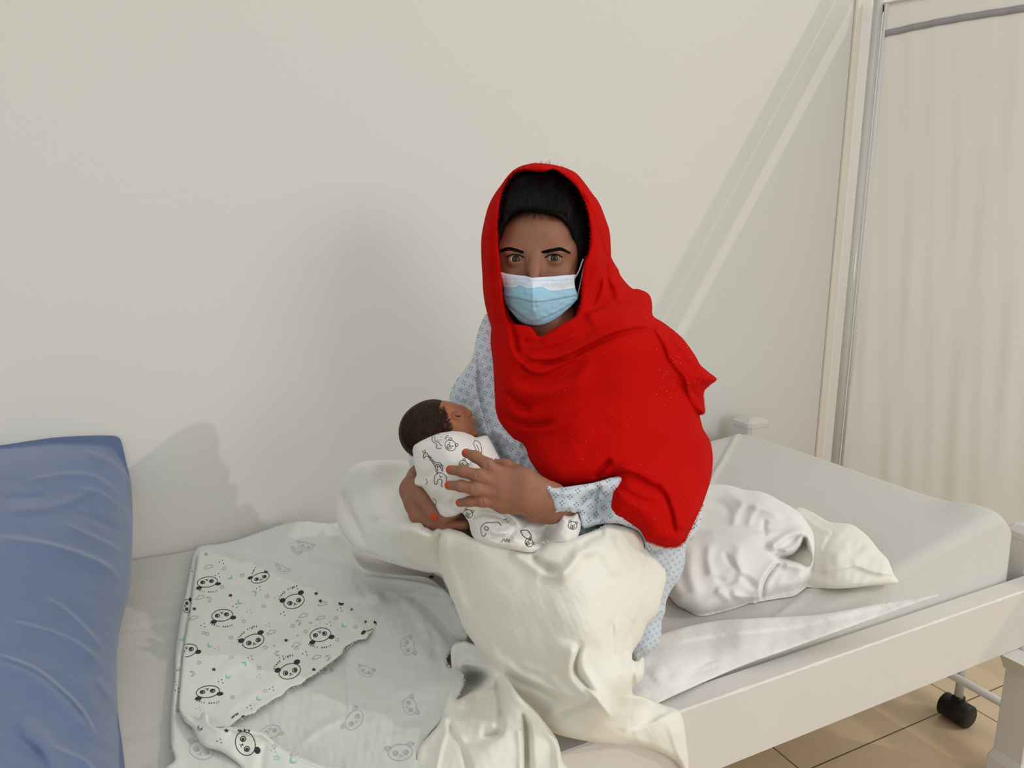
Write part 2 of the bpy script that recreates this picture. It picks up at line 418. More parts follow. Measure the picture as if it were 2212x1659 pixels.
# ------------------------------------------------------------------ materials
M_wall = mat('wall_paint', srgb(219, 217, 210), .55, .25, 90, .012, 1.5)
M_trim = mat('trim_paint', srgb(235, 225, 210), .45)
M_wood = mat('white_painted_wood', srgb(212, 207, 200), .42, .5, 60, .03, 12)
M_sheet = mat('bed_sheet_cotton', srgb(196, 194, 186), .9, .35, 900, .02, 5, sheen=.2)
M_cream = mat('cream_cotton', srgb(228, 226, 214), .9, .18, 1400, .02, 6, sheen=.2)
M_white = mat('white_cotton', srgb(226, 224, 218), .9, .15, 1400, .015, 6, sheen=.2)
M_blue = mat('blue_cotton', srgb(98, 114, 146), .8, .35, 900, .04, 4, sheen=.3)
M_panda = mat('flannel_front', srgb(222, 223, 213), .95, .5, 900, .015, 8, sheen=.2)
M_back = mat('flannel_back', srgb(214, 216, 210), .95, .7, 700, .03, 10, sheen=.3)
M_ink = mat('charcoal_print', srgb(52, 52, 56), .9)
M_grey = mat('pale_grey_print', srgb(165, 165, 162), .9)
M_ghost = mat('ghost_print', srgb(190, 190, 188), .9)
M_teal = mat('teal_print', srgb(140, 200, 190), .9)
M_edge = mat('torn_edge_thread', srgb(236, 236, 228), .9)
M_red = mat('red_cotton', srgb(182, 9, 4), .9, .5, 700, .05, 9, spec=.06)
M_speck = mat('glitter_speck', srgb(236, 130, 105), .5)
M_skin = mat('warm_skin', srgb(143, 97, 75), .52, .35, 500, .07, 40, sss=.08)
M_bskin = mat('baby_skin', srgb(160, 102, 72), .5, .2, 500, .06, 50, sss=.15)
M_hair = mat('black_hair', srgb(13, 10, 10), .6, .2, 300, .3, 60, spec=.15)
M_bhair = mat('dark_brown_hair', srgb(46, 30, 23), .6, .8, 220, .3, 60, spec=.15)
M_nail = mat('orange_nail', srgb(178, 58, 22), .3)
M_eyew = mat('eye_white', srgb(205, 195, 185), .25, spec=.5)
M_iris = mat('hazel_iris', srgb(66, 50, 34), .15, spec=.3)
M_pupil = mat('pupil', srgb(6, 5, 5), .12, spec=.3)
M_maskb = mat('mask_blue', srgb(150, 196, 218), .8, .2, 1200)
M_maskw = mat('mask_white', srgb(208, 220, 230), .8, .2, 1200)
M_maskl = mat('mask_stitch', srgb(150, 175, 195), .8)
M_steel = mat('aluminium_post', srgb(205, 202, 196), .16, spec=.7)
M_tube = mat('white_enamel_tube', srgb(222, 220, 216), .35)
M_fabric = mat('screen_fabric', srgb(246, 243, 238), .85, .3, 400, .02, 3, trans=.4)
M_stripe = mat('grey_stripe', srgb(158, 156, 156), .9)
M_black = mat('black_rubber', srgb(28, 27, 24), .45)

# tiled floor
M_floor = mat('floor_tile', srgb(206, 184, 152), .3, .0, 10, .05, 3, spec=.4)
nt = M_floor.node_tree; N = nt.nodes; L = nt.links; b = N['Principled BSDF']; src = b.inputs['Base Color'].links[0].from_socket
geo = N.new('ShaderNodeNewGeometry'); sp = N.new('ShaderNodeSeparateXYZ'); L.new(geo.outputs['Position'], sp.inputs[0])
def mth(op, a, v=None, c=None):
    n = N.new('ShaderNodeMath'); n.operation = op
    for i, q in enumerate((a, v, c)):
        if q is None: continue
        if isinstance(q, (int, float)): n.inputs[i].default_value = q
        else: L.new(q, n.inputs[i])
    return n.outputs[0]
gs = []
for k, off in ((0, 1.894), (1, 1.074)):
    q = mth('PINGPONG', mth('SUBTRACT', sp.outputs[k], off-6.0), .3); gs.append(mth('LESS_THAN', q, .0019))
g = mth('MAXIMUM', gs[0], gs[1]); mx = N.new('ShaderNodeMix'); mx.data_type = 'RGBA'; L.new(g, mx.inputs[0]); L.new(src, mx.inputs[6])
mx.inputs[7].default_value = (*srgb(95, 72, 52), 1); L.new(mx.outputs[2], b.inputs['Base Color'])

# gown: small slate clusters of four dashes printed on pale blue cotton
def gown_mat(name, ang, pitch=.0125):
    m = mat(name, srgb(196, 204, 212), .9, .3, 900, .02, 6, sheen=.2); nt = m.node_tree; N = nt.nodes; L = nt.links; b = N['Principled BSDF']
    src = b.inputs['Base Color'].links[0].from_socket
    uv = N.new('ShaderNodeUVMap'); uv.uv_map = 'cloth'; mp = N.new('ShaderNodeMapping'); L.new(uv.outputs[0], mp.inputs[0])
    mp.inputs['Rotation'].default_value = (0, 0, ang); mp.inputs['Scale'].default_value = (1/pitch, 1/pitch, 1)
    sp = N.new('ShaderNodeSeparateXYZ'); L.new(mp.outputs[0], sp.inputs[0])
    def f(op, a, v=None):
        n = N.new('ShaderNodeMath'); n.operation = op
        for i, q in enumerate((a, v)):
            if q is None: continue
            if isinstance(q, (int, float)): n.inputs[i].default_value = q
            else: L.new(q, n.inputs[i])
        return n.outputs[0]
    ab = []
    for k in range(2):
        c = f('ABSOLUTE', f('SUBTRACT', f('FRACT', sp.outputs[k]), .5)); ab.append(c)
    # four dashes around a little square
    def band(a, lo, hi): return f('MULTIPLY', f('GREATER_THAN', a, lo), f('LESS_THAN', a, hi))
    m1 = f('MULTIPLY', band(ab[0], .10, .19), band(ab[1], .06, .22)); m2 = f('MULTIPLY', band(ab[1], .10, .19), band(ab[0], .06, .22))
    sq = f('MAXIMUM', m1, m2)
    mx = N.new('ShaderNodeMix'); mx.data_type = 'RGBA'; L.new(f('MULTIPLY', sq, .85), mx.inputs[0]); L.new(src, mx.inputs[6])
    mx.inputs[7].default_value = (*srgb(92, 104, 126), 1); L.new(mx.outputs[2], b.inputs['Base Color']); return m
M_gown = gown_mat('gown_print', .45, .0135); M_cuff = gown_mat('gown_print_cuff', .9, .0150); M_skirt = gown_mat('gown_print_skirt', 1.0, .0085)

# ------------------------------------------------------------------ the room
props(MB().box((-3, -3, -.1), (5, 1.95, 0)).build('floor', M_floor), kind='structure')
props(MB().box((-3, 1.85, 0), (5, 1.97, 3.0)).build('wall_back', M_wall), kind='structure')
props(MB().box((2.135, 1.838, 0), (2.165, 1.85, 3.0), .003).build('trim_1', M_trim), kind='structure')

SHADOW_BARS = ((1.215, 1.265), (1.375, 1.395), (1.535, 1.56), (1.645, 1.672), (1.735, 1.778), (1.90, 2.0), (2.03, 2.2))  # added unseen window bars, heights set to cast shadow bands on the floor
wb = MB()
for z0, z1 in SHADOW_BARS: wb.box((3.38, -2.6, z0), (3.42, -.1, z1), .004)
for y in (-2.6, -1.35, -.1): wb.box((3.37, y-.03, 1.0), (3.43, y+.03, 2.2), .004)
props(wb.build('shadow_window_1', M_trim), kind='structure')

# ------------------------------------------------------------------ bed
bed = empty('bed', (.3, 1.3, 0), 'white painted wooden hospital bed standing against the wall', 'bed')
def wavybox(a, b, nx, seed=3, m=M_wood, name='side_rail'):
    'a long painted board with a slightly chipped upper front edge'
    r = np.random.default_rng(seed); xs = np.linspace(a[0], b[0], nx); V = []; F = []
    for x in xs:
        c = .0022+abs(r.normal())*.0009
        V += [(x, a[1], a[2]+.002), (x, a[1]+.002, a[2]), (x, b[1]-.002, a[2]), (x, b[1], a[2]+.002), (x, b[1], b[2]-.003), (x, b[1]-.003, b[2]), (x, a[1]+c, b[2]), (x, a[1], b[2]-c)]
    for i in range(nx-1):
        for k in range(8): F.append((i*8+k, i*8+(k+1) % 8, i*8+8+(k+1) % 8, i*8+8+k))
    F += [tuple(range(8)), tuple(range((nx-1)*8, nx*8))]
    return MB().add(V, F).build(name, m, bed)
wavybox((-1.3, .838, .358), (1.80, .884, .5), 240)
wavybox((-1.3, 1.80, .36), (1.70, 1.835, .46), 10)
def post(x0, y0, x1, y1, zt, plinth=True, zb=0, c=.22):
    mb = MB(); cx, cy = (x0+x1)/2, (y0+y1)/2; wx, wy = (x1-x0)/2, (y1-y0)/2
    prof = [(0, 1.22), (.075, 1.22), (.095, 1.0), (zt-.03, 1.0), (zt-.028, 1.04), (zt-.014, 1.04), (zt, .62)] if plinth else [(zb, 1), (zt-.03, 1.0), (zt-.028, 1.04), (zt-.014, 1.04), (zt, .62)]
    V = []; F = []
    for z, s in prof:
        for sx, sy in ((-1+c, -1), (1-c, -1), (1, -1+c), (1, 1-c), (1-c, 1), (-1+c, 1), (-1, 1-c), (-1, -1+c)): V.append((cx+sx*wx*s, cy+sy*wy*s, z))
    for i in range(len(prof)-1):
        for k in range(8): F.append((i*8+k, i*8+(k+1) % 8, i*8+8+(k+1) % 8, i*8+8+k))
    n = len(V)-8; F += [tuple(range(8))[::-1]]; V.append((cx, cy, zt+.004)); F += [(n+k, n+(k+1) % 8, n+8) for k in range(8)]
    return mb.add(V, F).build('leg', M_wood, bed)
post(1.652, .795, 1.73, .858, .356, c=.05); post(1.665, 1.70, 1.755, 1.785, .672); post(1.735, .888, 1.80, .95, .60, False, .40); post(-1.36, .80, -1.28, .87, .665); post(-1.36, 1.66, -1.28, 1.735, .69)
MB().add([(1.595, .798, .358), (1.595, .862, .358), (1.652, .798, .358), (1.652, .862, .358), (1.652, .798, .30), (1.652, .862, .30), (1.628, .798, .338), (1.628, .862, .338)],
         [(0, 1, 3, 2), (0, 6, 7, 1), (6, 4, 5, 7), (2, 3, 5, 4), (0, 2, 4, 6), (1, 7, 5, 3)]).build('bracket', M_wood, bed)
MB().box((1.69, .94, .34), (1.73, 1.70, .47), .004).build('head_rail', M_wood, bed)
MB().box((-1.34, .87, .34), (-1.30, 1.66, .47), .004).build('foot_rail', M_wood, bed)
MB().box((-1.3, .884, .355), (1.66, 1.80, .37)).build('bed_base', M_wood, bed)

def gridmesh(name, xs, ys, fn, m, th=None, zb=None, parent=None):
    X, Y = np.meshgrid(xs, ys, indexing='ij'); Z = fn(X, Y); n = X.size; nx, ny = X.shape
    V = np.stack([X, Y, Z], -1).reshape(-1, 3); Vb = V.copy(); Vb[:, 2] = zb if zb is not None else V[:, 2]-th
    I = np.arange(n).reshape(nx, ny); q = np.stack([I[:-1, :-1], I[1:, :-1], I[1:, 1:], I[:-1, 1:]], -1).reshape(-1, 4)
    F = q.tolist()+(q[:, ::-1]+n).tolist(); ring = list(I[:, 0])+list(I[-1, 1:])+list(I[-2::-1, -1])+list(I[0, -2:0:-1])
    for i in range(len(ring)): a, b = ring[i], ring[(i+1) % len(ring)]; F.append((a, a+n, b+n, b))
    return mesh(name, np.concatenate([V, Vb]), F, m, parent, True)
def rnd(t, r): t = np.clip(t, 0, r); return r-np.sqrt(np.maximum(r*r-(r-t)**2, 0))
def sheet_z(X, Y):
    z = bedz(X, Y)+.0
    z = z - rnd(Y-.893, .035)*.9 - rnd(1.84-Y, .03) - rnd(1.675-X, .05)*.9
    z = z + .016*np.exp(-((X-1.63)/.08)**2-((Y-.95)/.06)**2) - .07*sm((Y-1.66)/.2)*sm((X-1.1)/.5)
    z = z + .0013*np.exp(-((X+.02)/.12)**2)*(np.sin(Y*78+4*np.sin(X*9+Y*5))+.6*np.sin(Y*131+X*26+2*np.sin(Y*17)))*(.5+.5*np.sin(Y*13+1)) + .0025*np.sin(X*7+Y*3)*np.sin(Y*9)
    z = z + .006*np.exp(-((Y-(1.80-.25*(X-1.2)))/.012)**2)*0
    cx = np.interp(Y, [1.39, 1.475, 1.546, 1.63, 1.72], [1.237, 1.312, 1.418, 1.53, 1.64]); z = z + .006*np.exp(-((X-cx)/.014)**2)*sm((Y-1.36)/.1)    # crease at the far corner
    l = 1.02+.02*np.sin(X*5)    # the tucked lower layer shows as low ridges near the front rail
    z = z + .004*np.exp(-((Y-(.955+.03*np.sin(X*6)))/.010)**2)*sm((1.35-X)/.3)*sm((X-.7)/.1)
    z = z - .006*np.exp(-((Y-(.925+.012*np.sin(X*11)))/.014)**2)*sm((1.2-X)/.5)
    return z
mt = gridmesh('mattress', np.linspace(-1.27, 1.64, 60), np.linspace(.90, 1.80, 24), lambda X, Y: bedz(X, Y)-.022-rnd(Y-.90, .03)-rnd(1.80-Y, .03)-rnd(1.64-X, .04)-.07*sm((Y-1.66)/.2)*sm((X-1.1)/.5), M_white, zb=.372)
props(recenter(mt), 'foam mattress with raised head end lying on the white bed frame', 'mattress')
bs = gridmesh('bed_sheet', np.concatenate([np.linspace(-1.28, .6, 300), np.linspace(.605, 1.675, 260)]), np.linspace(.893, 1.842, 260), sheet_z, M_sheet, th=.009)
# its front and head edges hang down the mattress
a = np.zeros(len(bs.data.vertices)*3); bs.data.vertices.foreach_get('co', a); a = a.reshape(-1, 3)
e = (a[:, 1] < .8945) | (a[:, 0] > 1.6745); 
a[e, 2] = np.where(a[e, 1] < .8945, .455, .48); bs.data.vertices.foreach_set('co', a.ravel()); bs.data.update()
props(recenter(bs), 'pale grey green fitted sheet stretched over the whole mattress', 'sheet')

# ------------------------------------------------------------------ privacy screen and the wheeled frame
SE = np.array([.34, -.94]); SE /= np.linalg.norm(SE); S0 = np.array([2.185, 1.80]); SL = 1.15
def sp_(s, z, off=0.): n = np.array([SE[1], -SE[0]]); p = S0+SE*s+n*off; return (p[0], p[1], z)
scr = empty('privacy_screen', sp_(.5, 0), 'white fabric privacy screen with slim metal post at the head of the bed', 'screen')
MB().tube([sp_(0, .06), sp_(0, 1.99)], .015, 20).build('post', M_steel, scr, True)
MB().tube([sp_(SL+.03, .06), sp_(SL+.03, 1.99)], .015, 20).build('post', M_steel, scr, True)
MB().tube([sp_(.026, .3), sp_(.026, 1.962)], .007, 14).build('fabric_rod', M_tube, scr, True)
MB().tube([sp_(0, .3), sp_(SL+.03, .3)], .008, 14).build('lower_rail', M_tube, scr, True)
MB().tube([sp_(0, 1.965), sp_(SL+.03, 1.965)], .004, 10).build('top_rail', M_tube, scr, True)
for s in (0, SL+.03):
    MB().tube([sp_(s, .06, -.2), sp_(s, .06, .2)], .011, 14).build('foot', M_tube, scr, True)
r_ = np.random.default_rng(5); SS = np.linspace(.03, SL, 260); ZZ = np.linspace(.31, 1.962, 120)
S_, Z_ = np.meshgrid(SS, ZZ, indexing='ij'); fall = sm((1.95-Z_)/.5)
off = fall*(.0030*np.sin(S_*30+1.5*np.sin(Z_*1.3))+.0028*np.sin(S_*61+2+1.2*np.sin(Z_*2.1))+.0012*np.sin(S_*103+Z_*1.5))+.0025*np.sin(S_*90+Z_*9)*sm((1.95-Z_)/.1)
off = off+.004*fall*np.sin(S_*14+Z_*2.4)
nn = np.array([SE[1], -SE[0]]); PX = S0[0]+SE[0]*S_+nn[0]*off; PY = S0[1]+SE[1]*S_+nn[1]*off
top = 1.962+.012*np.sin(S_*3)-.0*S_; Zr = Z_*1.; V = np.stack([PX, PY, Zr], -1).reshape(-1, 3); nS, nZ = S_.shape; I = np.arange(nS*nZ).reshape(nS, nZ)
q = np.stack([I[:-1, :-1], I[1:, :-1], I[1:, 1:], I[:-1, 1:]], -1).reshape(-1, 4); V2 = V+np.array([nn[0], nn[1], 0])*.0015; n = len(V)
ring = list(I[:, 0])+list(I[-1, 1:])+list(I[-2::-1, -1])+list(I[0, -2:0:-1])
F = q.tolist()+(q[:, ::-1]+n).tolist()+[(ring[i], ring[(i+1) % len(ring)], ring[(i+1) % len(ring)]+n, ring[i]+n) for i in range(len(ring))]
fab = mesh('fabric_panel', np.concatenate([V, V2]), F, M_fabric, scr)
# grey stripe sewn below the top hem
zs = 1.872+.004*np.sin(SS*9)+.010*np.sin(SS*3.1); V = []; F = []
for i, s in enumerate(SS[:]):
    j = np.abs(ZZ-zs[i]).argmin(); o_ = off[i, j]
    for k, (dz, do) in enumerate(((-.010, -.004), (.010, -.004), (.010, .004), (-.010, .004))): V.append(sp_(s, zs[i]+dz, o_+do))
    if i: 
        for k in range(4): F.append(((i-1)*4+k, (i-1)*4+(k+1) % 4, i*4+(k+1) % 4, i*4+k))
F += [(0, 1, 2, 3), (len(V)-4, len(V)-3, len(V)-2, len(V)-1)]
MB().add(V, F).build('grey_stripe', M_stripe, scr, True)
MB().box(sp_(.018, 1.945, -.006), tuple(np.array(sp_(.018, 1.945, -.006))+[.018, .010, .022])).build('clip', M_black, scr)

tr = empty('shadow_slats', sp_(.6, 2.05), 'added unseen double shadow-casting track running above the privacy screen', 'shadow caster')  # added slats out of view, spaced to cast the diagonal wall shadow bands
for z0, z1 in ((2.06, 2.15), (2.18, 2.25)):
    a_ = np.array(sp_(-.03, z0, -.01)); b_ = np.array(sp_(1.5, z0, -.01)); h_ = np.array([0, 0, z1-z0]); t_ = np.array([nn[0], nn[1], 0])*.012
    MB().add([a_, a_+t_, b_+t_, b_, a_+h_, a_+t_+h_, b_+t_+h_, b_+h_], [(0, 3, 2, 1), (4, 5, 6, 7), (0, 1, 5, 4), (1, 2, 6, 5), (2, 3, 7, 6), (3, 0, 4, 7)]).build('slat', M_tube, tr)
MB().box((S0[0]-.03, 1.80, 2.04), (S0[0]+.03, 1.85, 2.27), .004).build('slat_bracket', M_tube, tr)
wf = empty('wheeled_frame', (1.79, 1.2, 0), 'low white tubular stand on black castors beyond the bed head, seen below the rail', 'trolley')
for yy in (1.035, 1.42):
    MB().tube([(1.80, yy, .07), (1.80, yy, .43)], .0105, 16).build('upright', M_tube, wf, True)
    c = MB().tube([(1.80-.0, yy-.038, .032), (1.80, yy-.034, .032), (1.80, yy-.001, .032), (1.80, yy+.001, .032), (1.80, yy+.034, .032), (1.80, yy+.038, .032)], [.024, .031, .031, .031, .031, .024], 28).build('castor', M_black, wf, True)
    MB().box((1.785, yy-.012, .045), (1.815, yy+.012, .075), .004).build('castor_housing', M_black, c)
MB().tube([(1.775, .80, .135), (1.775, 1.5, .135)], .0105, 16).build('cross_tube', M_tube, wf, True)
MB().tube([(1.80, 1.035, .43), (1.80, 1.42, .43)], .0105, 16).build('cross_tube', M_tube, wf, True)

# ------------------------------------------------------------------ things made of cloth
def side(o, label, cat, group=None): recenter(o); return props(o, label, cat, group)
# large blue bundle at the left end of the bed
blue = Relief([([(-70, 966), (0, 962), (60, 953), (120, 945), (190, 941), (240, 941), (256, 945), (263, 957), (274, 1005), (283, 1045), (286, 1090), (287, 1156), (284, 1220), (279, 1280), (270, 1318), (261, 1353), (254, 1400), (252, 1435), (252, 1480), (254, 1527), (257, 1560), (261, 1586), (266, 1625), (271, 1670), (276, 1720), (-70, 1720), (-70, 1300)], 75, 0.1125)],
    [(0, 980, 1.50), (250, 960, 1.66), (280, 1150, 1.48), (130, 1150, 1.30), (0, 1200, 1.18), (255, 1400, 1.20), (120, 1400, 1.10), (0, 1450, .98), (265, 1640, 1.02), (120, 1640, .93), (0, 1660, .86)],
    folds=[('s', [(-20, 1155), (90, 1170), (180, 1195), (240, 1225), (268, 1262)], 28, 0.0300), ('s', [(-30, 1405), (70, 1440), (137, 1490), (183, 1540), (215, 1600)], 30, 0.0420), ('v', [(-30, 1412), (70, 1448), (135, 1498), (180, 1548), (210, 1600)], 9, 0.0150),
           ('s', [(128, 1124), (180, 1147), (230, 1170), (275, 1194)], 16, 0.0150), ('r', [(0, 1105), (70, 1100), (140, 1088), (220, 1050)], 10, 0.0105), ('s', [(40, 1040), (140, 1022), (210, 1030), (275, 1078)], 16, 0.0165), ('s', [(170, 970), (230, 990), (278, 1028)], 12, 0.0150),
           ('v', [(0, 1078), (50, 1076), (110, 1070)], 7, 0.0075), ('s', [(0, 1335), (110, 1362), (180, 1395), (226, 1438)], 20, 0.0150), ('s', [(82, 1284), (137, 1312), (192, 1362), (230, 1410)], 18, 0.0150), ('s', [(110, 1610), (180, 1640), (220, 1680)], 18, 0.0180),
           ('r', [(200, 1460), (235, 1500), (255, 1540)], 9, 0.0090), ('v', [(150, 1110), (200, 1120), (262, 1150)], 8, 0.0060), ('s', [(150, 1052), (215, 1062), (280, 1110)], 12, 0.0120), ('r', [(30, 1560), (90, 1600), (130, 1680)], 22, 0.0150)],
    noise=[(.0014, 70, 3, 1.9, .35), (.0006, 26, 4, 1.9, .4)], bk=.16, step=3)
side(blue.build('blue_bundle', M_blue), 'large blue cotton covered bundle standing at the left edge of the bed', 'cushion')

# pillow case lying flat under the rolled duvet
pc = Relief([([(1716, 1099), (1749, 1104), (1789, 1126), (1815, 1130), (1840, 1133), (1860, 1146), (1878, 1162), (1896, 1185), (1910, 1200), (1918, 1209), (1926, 1228), (1932, 1243), (1941, 1256), (1932, 1262), (1905, 1264), (1877, 1266), (1840, 1270), (1804, 1272), (1775, 1271), (1740, 1268), (1700, 1262), (1680, 1230), (1680, 1150)], 26, .022)],
    [(1700, 1120, ('b', .01)), (1740, 1120, ('b', .02)), (1790, 1140, ('b', .04)), (1860, 1170, ('b', .04)), (1910, 1215, ('b', .03)), (1900, 1255, ('b', .022)), (1800, 1262, ('b', .025)), (1740, 1262, ('b', .008)), (1720, 1200, ('b', .02)), (1800, 1190, ('b', .055)), (1935, 1256, ('b', .016))],
    folds=[('s', [(1940, 1256), (1923, 1242), (1900, 1240), (1874, 1234), (1855, 1226), (1837, 1225), (1805, 1233), (1772, 1238)], 22, .013, .08), ('s', [(1700, 1092), (1740, 1115), (1775, 1140), (1794, 1150), (1780, 1180), (1768, 1205)], 12, .012), ('v', [(1790, 1150), (1788, 1165), (1775, 1190)], 5, .007), ('r', [(1795, 1148), (1815, 1150), (1835, 1140)], 8, .005), ('r', [(1838, 1222), (1865, 1195), (1890, 1190)], 12, .004), ('r', [(1805, 1225), (1820, 1195), (1840, 1180)], 12, .004)],
    noise=[(.0007, 22, 8)], bk=.03, step=3)
side(pc.build('pillow_case', M_cream), 'empty cream pillow case with open end lying under the rolled duvet', 'pillow case')

duv = Relief([([(1440, 1068), (1470, 1056), (1505, 1050), (1536, 1047), (1572, 1048), (1609, 1058), (1639, 1061), (1660, 1068), (1679, 1078), (1719, 1101), (1736, 1118), (1749, 1137), (1760, 1155), (1767, 1174), (1769, 1192), (1769, 1210), (1769, 1228), (1765, 1243), (1757, 1255), (1745, 1266), (1730, 1278), (1712, 1288), (1675, 1294), (1639, 1300), (1632, 1303), (1620, 1303), (1605, 1308), (1575, 1318), (1547, 1325), (1525, 1330), (1503, 1329), (1480, 1317), (1462, 1307), (1449, 1292), (1440, 1280), (1425, 1240), (1420, 1150)], 34, 0.0743)],
    [(1470, 1080, 1.74), (1560, 1075, 1.72), (1650, 1090, 1.64), (1740, 1150, 1.57), (1745, 1200, 1.53), (1740, 1240, 1.49), (1600, 1150, 1.56), (1500, 1180, 1.53), (1600, 1240, 1.46), (1500, 1300, 1.44), (1450, 1260, 1.46), (1620, 1295, 1.45), (1700, 1280, 1.48), (1660, 1180, 1.53)],
    folds=[('pit', [(1684, 1206), (1690, 1200), (1712, 1196), (1728, 1180), (1737, 1163), (1742, 1185), (1748, 1206), (1740, 1218), (1719, 1213), (1700, 1210)], 9, 0.1013),
           ('r', [(1684, 1198), (1700, 1190), (1722, 1178), (1734, 1160), (1730, 1150), (1705, 1155), (1675, 1176), (1660, 1190)], 10, 0.0243, .1), ('r', [(1744, 1163), (1756, 1185), (1754, 1215), (1742, 1224)], 7, 0.0162), ('s', [(1684, 1212), (1662, 1235), (1648, 1262), (1643, 1300)], 20, 0.0297, .1), ('v', [(1684, 1212), (1664, 1236), (1650, 1262), (1644, 1298)], 5, 0.0189, .1),
           ('r', [(1690, 1218), (1715, 1222), (1740, 1226)], 10, 0.0135), ('s', [(1500, 1150), (1560, 1143), (1620, 1150), (1660, 1150), (1700, 1140)], 24, 0.0189), ('r', [(1610, 1080), (1590, 1110), (1585, 1140)], 9, 0.0095), ('r', [(1640, 1085), (1625, 1110), (1615, 1140)], 8, 0.0068), ('v', [(1655, 1120), (1650, 1138), (1655, 1160)], 6, 0.0095), ('r', [(1565, 1060), (1600, 1080), (1650, 1100), (1700, 1120)], 9, 0.0081), ('r', [(1535, 1170), (1530, 1210), (1540, 1250)], 10, 0.0081), ('r', [(1500, 1170), (1490, 1230), (1510, 1300)], 16, 0.0095),
           ('v', [(1540, 1250), (1570, 1258), (1600, 1245), (1640, 1275)], 8, 0.0108), ('r', [(1575, 1275), (1600, 1290), (1640, 1298)], 8, 0.0095), ('r', [(1600, 1170), (1592, 1215), (1610, 1255)], 12, 0.0081), ('v', [(1560, 1190), (1590, 1230), (1600, 1240)], 7, 0.0068), ('r', [(1680, 1090), (1730, 1130), (1755, 1170)], 10, 0.0081), ('v', [(1500, 1080), (1560, 1090), (1580, 1120)], 9, 0.0081), ('r', [(1545, 1270), (1580, 1300)], 9, 0.0068), ('r', [(1672, 1250), (1700, 1260), (1745, 1245)], 18, 0.0081)],
    noise=[(.0007, 44, 12)], bk=.17, step=3)
side(duv.build('rolled_duvet', M_white), 'white duvet rolled up with open end lying behind the seated person', 'duvet')

# bright flat sheet tucked along the front rail
fs = Relief([([(1340, 1402), (1372, 1386), (1433, 1368), (1490, 1352), (1547, 1341), (1620, 1336), (1700, 1332), (1767, 1328), (1840, 1316), (1914, 1302), (1975, 1293), (2031, 1284), (2000, 1296), (1900, 1332), (1800, 1368), (1700, 1404), (1600, 1440), (1480, 1492), (1420, 1520), (1340, 1560), (1320, 1480)], 6, .004)],
    [(1350, 1400, ('b', .030)), (1433, 1372, ('b', .016)), (1550, 1345, ('b', .012)), (1700, 1335, ('b', .012)), (1900, 1308, ('b', .010)), (2020, 1288, ('b', .006)), (1500, 1478, ('z', .510)), (1600, 1436, ('z', .510)), (1700, 1402, ('b', .003)), (1900, 1330, ('b', .003)), (1420, 1515, ('z', .51)), (1340, 1550, ('z', .51)), (1450, 1430, ('b', .022)), (1600, 1385, ('b', .018)), (1800, 1345, ('b', .013))],
    folds=[('s', [(1430, 1395), (1560, 1372), (1700, 1358), (1830, 1330), (1960, 1300)], 20, -.007), ('v', [(1420, 1460), (1500, 1450), (1560, 1420)], 12, .004), ('r', [(1400, 1440), (1440, 1470), (1500, 1440)], 14, .004)],
    noise=[(.0009, 40, 21, 1.2, .6), (.0004, 16, 22)], th=.003, step=3)
side(fs.build('flat_sheet', M_white), 'white flat sheet edge tucked along the inside of the front bed rail', 'sheet')

